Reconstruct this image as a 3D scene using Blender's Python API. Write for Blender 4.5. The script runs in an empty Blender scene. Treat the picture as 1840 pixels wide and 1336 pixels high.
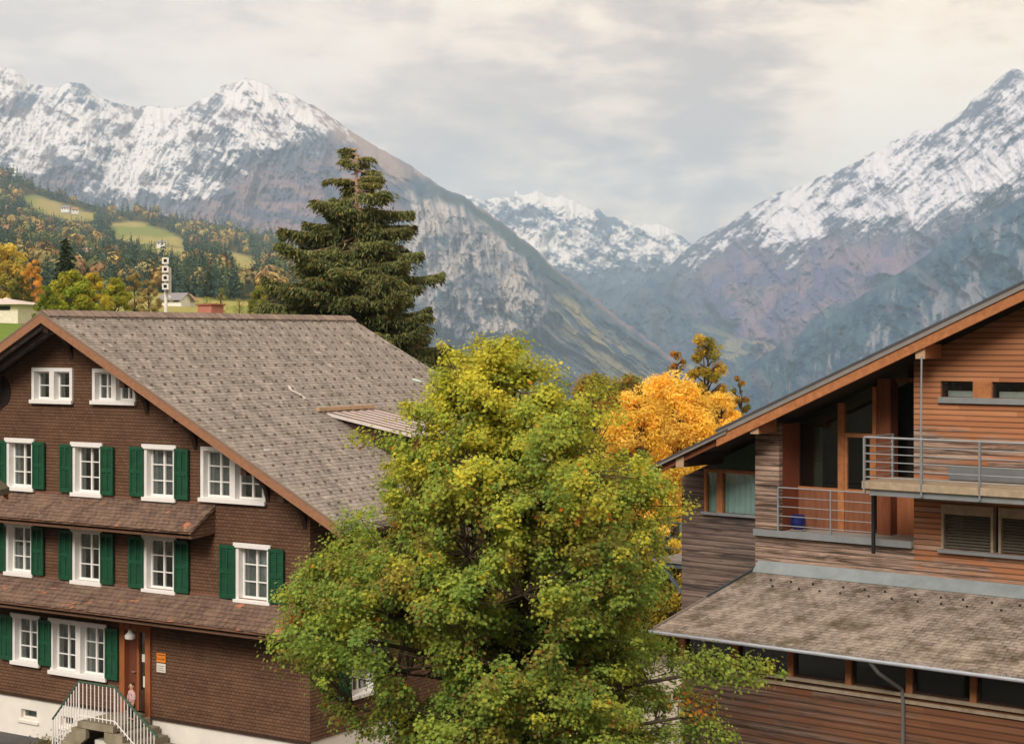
import bpy, bmesh, math, random
import numpy as np
from mathutils import Vector, Matrix

S = bpy.context.scene
C = S.collection
F, CX, HY, ZC = 3049.0, 920.0, 610.0, 10.6      # focal length in photo pixels, centre column, horizon row, eye height

# ---------------------------------------------------------------- camera
cam_d = bpy.data.cameras.new('camera')
cam = bpy.data.objects.new('camera', cam_d); C.objects.link(cam)
cam.location = (0, 0, ZC); cam.rotation_euler = (math.radians(90), 0, 0)
cam_d.sensor_width = 36; cam_d.lens = F / 1840 * 36
cam_d.shift_y = -(668 - HY) / 1840
cam_d.clip_start = 0.5; cam_d.clip_end = 60000
S.camera = cam

# ---------------------------------------------------------------- render / view
S.render.engine = 'CYCLES'
S.view_settings.view_transform = 'Standard'; S.view_settings.look = 'None'
S.view_settings.gamma = 1; S.view_settings.exposure = 0.97
S.cycles.use_denoising = True
try: S.cycles.denoiser = 'OPENIMAGEDENOISE'
except Exception: pass
S.cycles.max_bounces = 8; S.cycles.diffuse_bounces = 6; S.cycles.glossy_bounces = 3
S.cycles.transmission_bounces = 4; S.cycles.transparent_max_bounces = 8; S.cycles.volume_bounces = 2
S.cycles.use_adaptive_sampling = True; S.cycles.adaptive_threshold = 0.015

def lin(c):
    return tuple(((v / 255) / 12.92 if v <= 10.31 else ((v / 255 + 0.055) / 1.055) ** 2.4) for v in c)
def lin4(c): return lin(c) + (1.0,)

# ---------------------------------------------------------------- node helper
class NT:
    def __init__(s, tree): s.t = tree; s.N = tree.nodes; s.L = tree.links
    def n(s, kind, **kw):
        nd = s.N.new(kind)
        for k, v in kw.items():
            if k == 'ins':
                for i, x in v.items():
                    if isinstance(x, bpy.types.NodeSocket): s.L.new(x, nd.inputs[i])
                    else: nd.inputs[i].default_value = x
            else: setattr(nd, k, v)
        return nd
    def math(s, op, a, b=None, c=None, clamp=False):
        nd = s.N.new('ShaderNodeMath'); nd.operation = op; nd.use_clamp = clamp
        for i, x in enumerate((a, b, c)):
            if x is None: continue
            if isinstance(x, bpy.types.NodeSocket): s.L.new(x, nd.inputs[i])
            else: nd.inputs[i].default_value = x
        return nd.outputs[0]
    def mix(s, fac, a, b, mode='MIX'):
        nd = s.N.new('ShaderNodeMix'); nd.data_type = 'RGBA'; nd.blend_type = mode; nd.clamp_factor = True
        for i, x in ((0, fac), (6, a), (7, b)):
            if isinstance(x, bpy.types.NodeSocket): s.L.new(x, nd.inputs[i])
            elif i == 0: nd.inputs[i].default_value = x
            else: nd.inputs[i].default_value = (tuple(x) + (1,))[:4]
        return nd.outputs[2]
    def noise(s, vec, scale, detail=5, rough=.55, dist=0):
        nd = s.n('ShaderNodeTexNoise', ins={'Scale': scale, 'Detail': detail, 'Roughness': rough, 'Distortion': dist})
        if vec is not None: s.L.new(vec, nd.inputs['Vector'])
        return nd.outputs[0]
    def ramp(s, fac, stops):
        nd = s.N.new('ShaderNodeValToRGB'); s.L.new(fac, nd.inputs[0]); e = nd.color_ramp.elements
        while len(e) < len(stops): e.new(.5)
        for q, (p, c) in enumerate(stops):
            e[q].position = p; e[q].color = (c, c, c, 1) if isinstance(c, (int, float)) else (tuple(c) + (1,))[:4]
        return nd.outputs[0]
    def scale(s, vec, sc):
        nd = s.n('ShaderNodeMapping'); s.L.new(vec, nd.inputs[0]); nd.inputs['Scale'].default_value = sc
        return nd.outputs[0]
    def xyz(s, vec):
        nd = s.N.new('ShaderNodeSeparateXYZ'); s.L.new(vec, nd.inputs[0]); return nd.outputs
    def comb(s, x, y, z):
        nd = s.N.new('ShaderNodeCombineXYZ')
        for i, v in enumerate((x, y, z)):
            if isinstance(v, bpy.types.NodeSocket): s.L.new(v, nd.inputs[i])
            else: nd.inputs[i].default_value = v
        return nd.outputs[0]

def new_mat(name, rough=.8, metallic=0, spec=.3):
    m = bpy.data.materials.new(name); m.use_nodes = True
    t = NT(m.node_tree); p = m.node_tree.nodes['Principled BSDF']
    p.inputs['Roughness'].default_value = rough; p.inputs['Metallic'].default_value = metallic
    p.inputs['Specular IOR Level'].default_value = spec
    return m, t, p
def obj_co(t): return t.n('ShaderNodeTexCoord').outputs['Object']

# ---------------------------------------------------------------- world: sky with a broken overcast
W = bpy.data.worlds.new('World'); S.world = W; W.use_nodes = True
t = NT(W.node_tree); bg = W.node_tree.nodes['Background']
SUN_EL, SUN_AZ = 38.0, 200.0      # sun behind the camera, a little to the left
sky = t.n('ShaderNodeTexSky', sky_type='NISHITA', sun_disc=False, sun_elevation=math.radians(SUN_EL), sun_rotation=math.radians(SUN_AZ))
d = t.n('ShaderNodeTexCoord').outputs['Generated']
X, Y, Z = t.xyz(d)
zz = t.math('ADD', t.math('MAXIMUM', Z, 0), .10)
u = t.math('DIVIDE', X, zz); v = t.math('DIVIDE', Y, zz)
cv = t.comb(t.math('MULTIPLY', X, 6.0), t.math('MULTIPLY', Y, 2.0), t.math('MULTIPLY', Z, 13.0))
n1 = t.noise(cv, 1.0, 8, .55, .35)
n2 = t.noise(t.scale(cv, (1.0, 1, 1.5)), 2.9, 8, .62, .3)
nn = t.math('ADD', t.math('MULTIPLY', n1, .64), t.math('MULTIPLY', n2, .36))
nn = t.math('MULTIPLY_ADD', nn, 3.5, -1.24)
# warm glow high on the left, a grey bank across the middle, a pale gap low over the pass
def lobe(dirv, tight):
    dn = Vector(dirv).normalized()
    nd = t.n('ShaderNodeVectorMath', operation='DISTANCE', ins={1: tuple(dn)})
    t.L.new(d, nd.inputs[0])
    q = t.math('DIVIDE', nd.outputs['Value'], tight)
    return t.math('POWER', 2.718, t.math('MULTIPLY', t.math('MULTIPLY', q, q), -1))
def pdir(px, py): return ((px - CX) / F, 1, (HY - py) / F)
g = t.math('ADD', t.math('MULTIPLY', lobe(pdir(1280, 150), .09), .20), t.math('MULTIPLY', lobe(pdir(980, 220), .08), .14))
g = t.math('ADD', g, t.math('MULTIPLY', lobe(pdir(1500, 60), .06), .03))
g = t.math('SUBTRACT', g, t.math('MULTIPLY', lobe(pdir(1600, 150), .035), .22))
g = t.math('SUBTRACT', g, t.math('MULTIPLY', lobe(pdir(1560, 235), .04), .10))
g = t.math('SUBTRACT', g, t.math('MULTIPLY', lobe(pdir(1000, 290), .035), .06))
val = t.math('ADD', nn, g)
col = t.ramp(val, [(.28, lin((255, 236, 210))), (.46, lin((252, 227, 199))), (.58, lin((239, 215, 189))), (.72, lin((214, 193, 175))), (.9, lin((190, 173, 161)))])
warm = lobe(pdir(60, 60), .26)
col = t.mix(t.math('MULTIPLY', warm, .55), col, lin((224, 213, 206)))
# the land side behind and below the viewer is darker than the sky
col = t.mix(t.ramp(Z, [(.0, 1), (.02, 0)]) if False else 0.0, col, (0, 0, 0))
skys = t.n('ShaderNodeVectorMath', operation='SCALE'); t.L.new(sky.outputs[0], skys.inputs[0]); skys.inputs['Scale'].default_value = .08
full = t.mix(.93, skys.outputs[0], col)
t.L.new(full, bg.inputs[0]); bg.inputs[1].default_value = .755

sun_d = bpy.data.lights.new('sun', 'SUN'); sun = bpy.data.objects.new('sun', sun_d); C.objects.link(sun)
sun_d.energy = 1.5; sun_d.angle = math.radians(22); sun_d.color = (1, .93, .84)
az = math.radians(SUN_AZ); el = math.radians(SUN_EL)
sdir = Vector((math.sin(az) * math.cos(el), math.cos(az) * math.cos(el), math.sin(el)))
sun.rotation_euler = (-sdir).to_track_quat('-Z', 'Y').to_euler()

# ---------------------------------------------------------------- objects
def tag(o, label=None, cat=None, group=None, kind=None):
    if label: o['label'] = label
    if cat: o['category'] = cat
    if group: o['group'] = group
    if kind: o['kind'] = kind
    return o
def empty(name, loc=(0, 0, 0), rz=0.0, **k):
    o = bpy.data.objects.new(name, None); C.objects.link(o); o.location = loc; o.rotation_euler = (0, 0, rz)
    o.empty_display_size = .3
    return tag(o, **k)
def link_mesh(name, me, mats, parent=None, **k):
    for m in (mats if isinstance(mats, (list, tuple)) else [mats]): me.materials.append(m)
    o = bpy.data.objects.new(name, me); C.objects.link(o)
    if parent: o.parent = parent
    return tag(o, **k)
def np_mesh(name, V, Fc, mats, parent=None, smooth=False, col=None, mi=None, **k):
    """V (n,3); Fc (m,k) faces of one size; col (n,3) vertex colours"""
    V = np.asarray(V, dtype=np.float32); Fc = np.asarray(Fc, dtype=np.int32)
    me = bpy.data.meshes.new(name)
    m, kk = Fc.shape
    me.vertices.add(len(V)); me.vertices.foreach_set('co', V.ravel())
    me.loops.add(m * kk); me.loops.foreach_set('vertex_index', Fc.ravel())
    me.polygons.add(m); me.polygons.foreach_set('loop_start', np.arange(0, m * kk, kk, dtype=np.int32))
    me.update(calc_edges=True)
    if smooth: me.polygons.foreach_set('use_smooth', np.ones(m, dtype=bool))
    if mi is not None: me.polygons.foreach_set('material_index', np.asarray(mi, dtype=np.int32))
    if col is not None:
        a = me.color_attributes.new('Col', 'FLOAT_COLOR', 'POINT')
        cc = np.ones((len(V), 4), dtype=np.float32); cc[:, :3] = col
        a.data.foreach_set('color', cc.ravel())
    me.validate()
    return link_mesh(name, me, mats, parent, **k)

class MB:
    """collects simple solids and links them as ONE mesh object"""
    def __init__(s): s.v = []; s.f = []
    def box(s, x0, x1, y0, y1, z0, z1):
        if x0 > x1: x0, x1 = x1, x0
        if y0 > y1: y0, y1 = y1, y0
        if z0 > z1: z0, z1 = z1, z0
        b = len(s.v)
        s.v += [(x0, y0, z0), (x1, y0, z0), (x1, y1, z0), (x0, y1, z0), (x0, y0, z1), (x1, y0, z1), (x1, y1, z1), (x0, y1, z1)]
        s.f += [tuple(b + i for i in q) for q in ((0, 3, 2, 1), (4, 5, 6, 7), (0, 1, 5, 4), (1, 2, 6, 5), (2, 3, 7, 6), (3, 0, 4, 7))]
        return s
    def prism(s, pts, d, rev=False):
        """polygon pts (3-D, planar) extruded by vector d"""
        b = len(s.v); n = len(pts)
        s.v += [tuple(p) for p in pts] + [tuple(Vector(p) + Vector(d)) for p in pts]
        s.f.append(tuple(range(b, b + n))); s.f.append(tuple(range(b + 2 * n - 1, b + n - 1, -1)))
        for i in range(n):
            j = (i + 1) % n
            s.f.append((b + i, b + n + i, b + n + j, b + j))
        return s
    def bar(s, p, q, w, h=None, up=(0, 0, 1)):
        p = Vector(p); q = Vector(q); h = h or w; dd = (q - p).normalized()
        sd = dd.cross(Vector(up))
        if sd.length < 1e-4: sd = dd.cross(Vector((0, 1, 0)))
        sd.normalize(); uu = sd.cross(dd)
        pts = [p + sd * (a * w / 2) + uu * (b_ * h / 2) for a, b_ in ((-1, -1), (1, -1), (1, 1), (-1, 1))]
        return s.prism(pts, q - p)
    def tube(s, pts, r, seg=8):
        pts = [Vector(p) for p in pts]; rr = r if isinstance(r, (list, tuple)) else [r] * len(pts)
        b = len(s.v); prev = None
        for i, p in enumerate(pts):
            dd = (pts[min(i + 1, len(pts) - 1)] - pts[max(i - 1, 0)]).normalized()
            a = dd.cross(Vector((0, 0, 1))) if prev is None else prev - dd * prev.dot(dd)
            if a.length < 1e-4: a = dd.cross(Vector((0, 1, 0)))
            a.normalize(); prev = a; c = dd.cross(a)
            for k in range(seg):
                th = 2 * math.pi * k / seg
                s.v.append(tuple(p + (a * math.cos(th) + c * math.sin(th)) * rr[i]))
        for i in range(len(pts) - 1):
            for k in range(seg):
                k2 = (k + 1) % seg
                s.f.append((b + i * seg + k, b + i * seg + k2, b + (i + 1) * seg + k2, b + (i + 1) * seg + k))
        s.f.append(tuple(b + k for k in reversed(range(seg)))); s.f.append(tuple(b + (len(pts) - 1) * seg + k for k in range(seg)))
        return s
    def build(s, name, mat, parent=None, bevel=0, smooth=False, **k):
        me = bpy.data.meshes.new(name); me.from_pydata(s.v, [], s.f)
        bm = bmesh.new(); bm.from_mesh(me); bmesh.ops.recalc_face_normals(bm, faces=bm.faces)
        if smooth:
            for f_ in bm.faces: f_.smooth = True
        bm.to_mesh(me); bm.free()
        o = link_mesh(name, me, mat, parent, **k)
        if bevel:
            md = o.modifiers.new('bevel', 'BEVEL'); md.width = bevel; md.segments = 2; md.limit_method = 'ANGLE'
        return o

def holed(name, outer, holes, to3, depth, mat, parent):
    """wall sheet with openings and real thickness; outer/holes are 2-D loops (a,b); to3(a,b,d)->xyz, d = depth into the wall"""
    bm = bmesh.new(); es = []; loops = []
    for lp in [outer] + holes:
        vs = [bm.verts.new(to3(a, b, 0)) for a, b in lp]
        loops.append(vs)
        for i in range(len(vs)): es.append(bm.edges.new((vs[i], vs[(i + 1) % len(vs)])))
    bmesh.ops.triangle_fill(bm, use_beauty=True, edges=es)
    for vs, lp in zip(loops, [outer] + holes):
        ws = [bm.verts.new(to3(a, b, depth)) for a, b in lp]
        for i in range(len(vs)):
            j = (i + 1) % len(vs); bm.faces.new((vs[i], vs[j], ws[j], ws[i]))
    bmesh.ops.recalc_face_normals(bm, faces=bm.faces)
    me = bpy.data.meshes.new(name); bm.to_mesh(me); bm.free()
    return link_mesh(name, me, mat, parent)

# ---------------------------------------------------------------- numpy noise
def _h(ix, iy, seed):
    n = (ix.astype(np.int64) * 374761393 + iy.astype(np.int64) * 668265263 + seed * 1274126177) & 0x7fffffff
    n = ((n ^ (n >> 13)) * 1274126177) & 0x7fffffff
    n = (n ^ (n >> 16)) & 0xffff
    return n / 65535.0
def vnoise(x, y, seed=0):
    ix = np.floor(x); iy = np.floor(y); fx = x - ix; fy = y - iy
    fx = fx * fx * fx * (fx * (fx * 6 - 15) + 10); fy = fy * fy * fy * (fy * (fy * 6 - 15) + 10)
    a = _h(ix, iy, seed); b = _h(ix + 1, iy, seed); c = _h(ix, iy + 1, seed); d_ = _h(ix + 1, iy + 1, seed)
    return (a + (b - a) * fx) * (1 - fy) + (c + (d_ - c) * fx) * fy
def fbm(x, y, oct=5, seed=0, gain=.5, ridged=False):
    s = 0; amp = 1; tot = 0
    for o in range(oct):
        v_ = vnoise(x * 2 ** o + 17.3 * o, y * 2 ** o - 9.1 * o, seed + o)
        if ridged: v_ = 1 - np.abs(v_ * 2 - 1)
        s = s + v_ * amp; tot += amp; amp *= gain
    return s / tot
def sst(a, b, x):
    q = np.clip((x - a) / (b - a), 0, 1); return q * q * (3 - 2 * q)
# ================================================================ mountains
def col_mat(name, attr_scale=1.0, nscale=.02, amount=.35, bump=0, rough=1.0, bscale=None):
    m, t, p = new_mat(name, rough, 0, .05)
    a = t.n('ShaderNodeAttribute', attribute_name='Col').outputs['Color']
    co = obj_co(t)
    nz = t.noise(co, nscale, 6, .6)
    f = t.ramp(nz, [(.3, 1 - amount), (.7, 1 + amount * .0 + 0)]) if False else t.math('MULTIPLY_ADD', nz, amount * 2, 1 - amount)
    vm = t.n('ShaderNodeVectorMath', operation='SCALE'); t.L.new(a, vm.inputs[0]); t.L.new(f, vm.inputs['Scale'])
    t.L.new(vm.outputs[0], p.inputs['Base Color'])
    if bump:
        b = t.n('ShaderNodeBump', ins={'Strength': 1.0, 'Distance': bump}); t.L.new(t.noise(co, bscale or nscale * 2, 6, .65), b.inputs['Height'])
        t.L.new(b.outputs[0], p.inputs['Normal'])
    return m
MOUNT = col_mat('mountain rock and snow', nscale=.03, amount=.12, bump=0)  # vertex colours of the flanks are tinted blue, adding painted haze

def poly(px, py, pts, soft=12):
    """soft inside-ness (0..1) of points in polygon"""
    ins = np.zeros(px.shape, bool); dist = np.full(px.shape, 1e9)
    n = len(pts)
    for i in range(n):
        x1, y1 = pts[i]; x2, y2 = pts[(i + 1) % n]
        c_ = ((y1 > py) != (y2 > py)) & (px < (x2 - x1) * (py - y1) / ((y2 - y1) if y2 != y1 else 1e-9) + x1)
        ins ^= c_
        dx, dy = x2 - x1, y2 - y1
        tt = np.clip(((px - x1) * dx + (py - y1) * dy) / (dx * dx + dy * dy), 0, 1)
        dist = np.minimum(dist, np.hypot(px - x1 - tt * dx, py - y1 - tt * dy))
    sd = np.where(ins, dist, -dist)
    return sst(-soft, soft, sd)

def mix3(a, b, f): return a * (1 - f[..., None]) + b * f[..., None]
def L(c): return np.array(lin(c))

def relief(name, sil, bot, Dc, Dn, x0, x1, nx, ny, jag, relief_fn, colour_fn, p=.8, seed=1):
    """a mountain flank: crest at distance Dc, foot at Dn, gullies and buttresses as real relief, closed behind"""
    xs = np.linspace(x0, x1, nx)
    s = np.interp(xs, [q[0] for q in sil], [q[1] for q in sil]); b = np.interp(xs, [q[0] for q in bot], [q[1] for q in bot])
    s = s - (fbm(xs / 26, xs * 0 + 3, 5, seed, .6, True) - .55) * jag
    dc = np.interp(xs, *zip(*Dc)) if isinstance(Dc, list) else np.full(nx, float(Dc))
    dn = np.interp(xs, *zip(*Dn)) if isinstance(Dn, list) else np.full(nx, float(Dn))
    v_ = np.linspace(0, 1, ny)[:, None]
    px = np.broadcast_to(xs[None, :], (ny, nx)); py = s[None, :] + (b - s)[None, :] * v_
    Yd = dc[None, :] - (dc - dn)[None, :] * v_ ** p
    Yd = Yd - relief_fn(px, py, py - s[None, :]) * sst(0, .06, v_)
    Xw = (px - CX) / F * Yd; Zw = ZC - (py - HY) / F * Yd
    col = colour_fn(px, py, py - s[None, :])
    # the far side of the crest
    nb = 8; k = np.linspace(1, 0, nb + 1)[:-1][:, None]
    Yb = dc[None, :] + k * 1500; Zb = (ZC - (s[None, :] - HY) / F * dc[None, :]) - k * 1300; Xb = (xs[None, :] - CX) / F * dc[None, :] + k * 0
    V = np.stack([np.vstack([Xb + 0 * Yb, Xw]), np.vstack([Yb, Yd]), np.vstack([Zb, Zw])], -1)
    colv = np.vstack([np.repeat(col[:1], nb, 0), col])
    R_ = nb + ny; idx = np.arange(R_ * nx).reshape(R_, nx)
    Fq = np.stack([idx[:-1, :-1], idx[1:, :-1], idx[1:, 1:], idx[:-1, 1:]], -1).reshape(-1, 4)
    return np_mesh(name, V.reshape(-1, 3), Fq, MOUNT, smooth=True, col=colv.reshape(-1, 3), kind='structure')

def blobs(px, py, lst):
    r = 0
    for cx_, cy_, rx, ry, ang, am in lst:
        a = math.radians(ang); dx = px - cx_; dy = py - cy_
        q = (dx * math.cos(a) + dy * math.sin(a)) / rx; w = (-dx * math.sin(a) + dy * math.cos(a)) / ry
        r = r + am * np.exp(-(q * q + w * w))
    return r

# --- left massif with the long cliff-sided ridge falling into the valley
SIL1 = [(-80, 160), (0, 121), (28, 124), (55, 149), (95, 158), (120, 151), (150, 152), (185, 178), (225, 190), (240, 194), (262, 190), (300, 195), (330, 190), (352, 182), (380, 168), (410, 150), (445, 141), (470, 148), (500, 165), (530, 172), (560, 188), (590, 208), (640, 242), (700, 278), (745, 303), (790, 335), (832, 352), (870, 378), (915, 410), (960, 446), (1000, 486), (1050, 520), (1095, 556), (1140, 592), (1180, 622), (1230, 660), (1300, 700), (1400, 740)]
def rel1(px, py, dp):
    w = (fbm(px / 90, py / 90, 3, 5) - .5) * 60
    a = fbm((px + w) / 60, (py + px * .5 + w) / 150, 6, 11, .55, True)
    cl = poly(px, py, [(730, 350), (790, 345), (880, 400), (960, 470), (1000, 560), (960, 610), (820, 620), (740, 560)], 20)
    st = fbm((px + w * .3 + (py - 400) * -.15) / 16, py / 120, 5, 31, .6, True)
    dg = fbm((px * .62 - py * .78 + w * .4) / 22, (px * .78 + py * .62) / 160, 5, 23, .55, True)
    low = sst(560, 700, px) * (1 - cl)
    return (380 * a + 150 * fbm((px + py * .4) / 22, py / 40, 5, 19, .62, True)) * (1 - low) + 240 * st * cl + 330 * dg * low + 30 * fbm(px / 9, py / 9, 4, 3, .6, True)
def col1(px, py, dp):
    w1 = (fbm(px / 40, py / 40, 4, 41) - .5) * 46; w2 = (fbm(px / 40, py / 40, 4, 42) - .5) * 46
    x = px + w1; y = py + w2
    fine = fbm(px / 4.2, py / 3.0, 4, 7, .75); med = fbm((px + py * .6) / 26, (py - px * .35) / 13, 5, 8, .6)
    strk = np.where(px < 445, fbm((px * .62 - py * .78 + w1 * .3) / 70, (px * .78 + py * .62 + w2 * .3) / 5, 4, 9, .65), fbm((px * .66 + py * .75 + w1 * .3) / 70, (px * -.75 + py * .66 + w2 * .3) / 5, 4, 10, .65))
    line = np.interp(px, [0, 60, 100, 140, 180, 250, 330, 400, 440, 480, 560, 600, 640, 690, 720], [330, 312, 268, 300, 345, 352, 350, 322, 290, 285, 262, 235, 232, 240, 150])
    fld = np.clip((line - y) / 55, -1.2, .42)
    fld = fld + blobs(x, y, [(520, 292, 40, 26, 25, -1.0), (372, 285, 50, 20, 15, -.55), (440, 280, 30, 14, 0, -.5), (30, 195, 36, 20, -25, -.75), (140, 170, 34, 16, 20, -.5), (150, 290, 50, 22, -45, -.7),
        (190, 300, 22, 14, 0, -.3), (625, 215, 70, 16, 36, -1.0), (560, 250, 36, 24, 0, -.35), (330, 235, 60, 8, 12, -.45), (400, 225, 40, 7, -30, -.4), (90, 225, 44, 9, -38, -.5), (210, 240, 40, 10, 30, -.35), (480, 225, 46, 10, 40, -.5), (350, 300, 60, 10, 10, -.5), (70, 190, 40, 8, 20, -.4), (250, 260, 26, 90, 35, .5), (300, 270, 45, 26, -25, .35), (60, 260, 50, 60, 0, .35), (450, 190, 50, 34, 10, .2),
        (240, 338, 80, 10, 0, .5), (250, 205, 9, 30, 10, -.4), (460, 155, 40, 8, 10, -.35), (590, 190, 40, 12, 35, -.3), (250, 318, 60, 8, 0, -.5)])
    sn = fld + (fine - .5) * .9 + (med - .5) * 2.2 + (strk - .5) * 1.6
    sn = sst(-.10, .52, sn)
    rock = mix3(L((84, 88, 104)), L((118, 108, 112)), sst(.35, .65, fbm(px / 60, py / 30, 4, 12)))
    brown = poly(x, y, [(540, 180), (600, 200), (760, 300), (790, 335), (700, 320), (600, 250)], 16)
    rock = mix3(rock, L((158, 134, 120)), brown * .9)
    low = sst(-10, 60, y - line) * (1 - brown)
    purp = mix3(L((86, 84, 106)), L((132, 110, 112)), sst(.4, .62, fbm((px + py) / 50, (py - px * .4) / 18, 5, 14)))
    rock = mix3(rock, purp, low)
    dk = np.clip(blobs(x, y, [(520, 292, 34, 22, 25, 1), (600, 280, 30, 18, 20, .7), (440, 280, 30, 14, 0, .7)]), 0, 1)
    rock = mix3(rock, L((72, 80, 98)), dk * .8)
    grit = .72 + .56 * fbm(px / 3.1, py / 2.6, 3, 43, .7); rock = rock * grit[..., None]
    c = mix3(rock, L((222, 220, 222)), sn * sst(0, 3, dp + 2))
    # cliff, its dark woods and the grassy shoulder
    cl = poly(x, y, [(735, 352), (780, 350), (850, 380), (900, 420), (960, 485), (985, 560), (955, 596), (880, 600), (810, 606), (760, 560), (735, 500)], 9)
    veg = mix3(L((46, 66, 84)), L((84, 94, 98)), sst(.4, .65, fbm(px / 18, py / 14, 5, 15)))
    right = sst(690, 760, px + (py - 350) * .3)
    c = mix3(c, veg, right * sst(4, 12, dp))
    st = fbm((px + (py - 400) * -.12) / 7, py / 46, 5, 16, .6); bl = fbm(px / 34, py / 34, 4, 17)
    cliff = mix3(L((104, 106, 118)), L((184, 176, 170)), sst(.34, .62, st * .6 + bl * .4))
    green = sst(.57, .66, fbm((px + py * .3) / 40, (py - px * .5) / 22, 5, 18))
    c = mix3(c, cliff, cl * (1 - green * .85))
    c = mix3(c, L((58, 72, 66)), sst(2, 6, dp) * (1 - sst(18, 34, dp + w1 * .5)) * sst(760, 800, px) * (1 - sst(1010, 1060, px)))
    # tan grass running down the right flank
    q = dp - 22 - (px - 1000) * .10
    tan = sst(0, 26, q + w2) * (1 - sst(50, 105, q + w1)) * sst(975, 1030, px) * sst(.36, .56, fbm((px * .7 + py * .7) / 60, (px * -.7 + py * .7) / 9, 4, 19) + .06)
    c = mix3(c, L((150, 138, 96)), tan * .85)
    rib = fbm((px * .72 + py * .68) / 120, (px * -.68 + py * .72 + w1 * .3) / 15, 5, 20, .6)
    lo = right * (1 - cl) * sst(60, 100, dp)
    c = mix3(c, L((150, 140, 126)), lo * sst(.56, .72, rib) * .6)
    return c
relief('mountain_ridge', SIL1, [(-80, 640), (500, 770), (1400, 870)], [(-80, 8600), (440, 8000), (800, 6800), (1200, 6200), (1400, 6000)], [(-80, 5600), (800, 4700), (1400, 4600)],
       -80, 1400, 900, 430, 9, rel1, col1, .75, 3)

# --- far snow peaks closing the valley
SIL2 = [(780, 345), (826, 348), (850, 352), (868, 362), (890, 354), (905, 352), (921, 352), (927, 340), (935, 350), (955, 350), (965, 341), (975, 350), (1000, 356), (1010, 350), (1030, 362), (1062, 378), (1072, 374), (1090, 388), (1120, 396), (1150, 404), (1185, 404), (1212, 418), (1240, 437), (1300, 470)]
def rel2(px, py, dp): return 900 * fbm(px / 55, (py + px * .6) / 70, 6, 61, .58, True) + 80 * fbm(px / 9, py / 9, 4, 62, .6, True)
def col2(px, py, dp):
    fine = fbm(px / 4.5, py / 3.4, 4, 63, .65); med = fbm((px + py * .5) / 24, (py - px * .45) / 9, 5, 64, .6)
    y = py + (fbm(px / 30, py / 30, 4, 65) - .5) * 40
    line = np.interp(px, [830, 880, 950, 1060, 1150, 1240], [420, 430, 470, 470, 470, 480])
    f = np.clip((line - y) / 60, -1.3, .12) + (fine - .5) * 1.3 + (med - .5) * 2.0
    f = f + blobs(px, y, [(1000, 365, 60, 9, 14, 1.6), (1180, 414, 34, 9, 14, 1.7), (960, 425, 50, 10, 14, .9), (900, 362, 60, 6, 5, .6), (1090, 392, 24, 16, 40, -1.0), (930, 385, 50, 10, 10, -.6)])  # the strongest blobs paint sunlit snow in as brighter white
    sn = sst(-.25, .42, f)
    rock = mix3(L((74, 84, 108)), L((100, 104, 120)), med)
    rock = mix3(rock, L((66, 82, 96)), sst(460, 520, py))
    return mix3(rock, L((244, 240, 236)), sn)
relief('mountain_far', SIL2, [(780, 640), (1300, 640)], 12500, 9500, 780, 1300, 380, 240, 12, rel2, col2, .8, 9)

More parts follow.
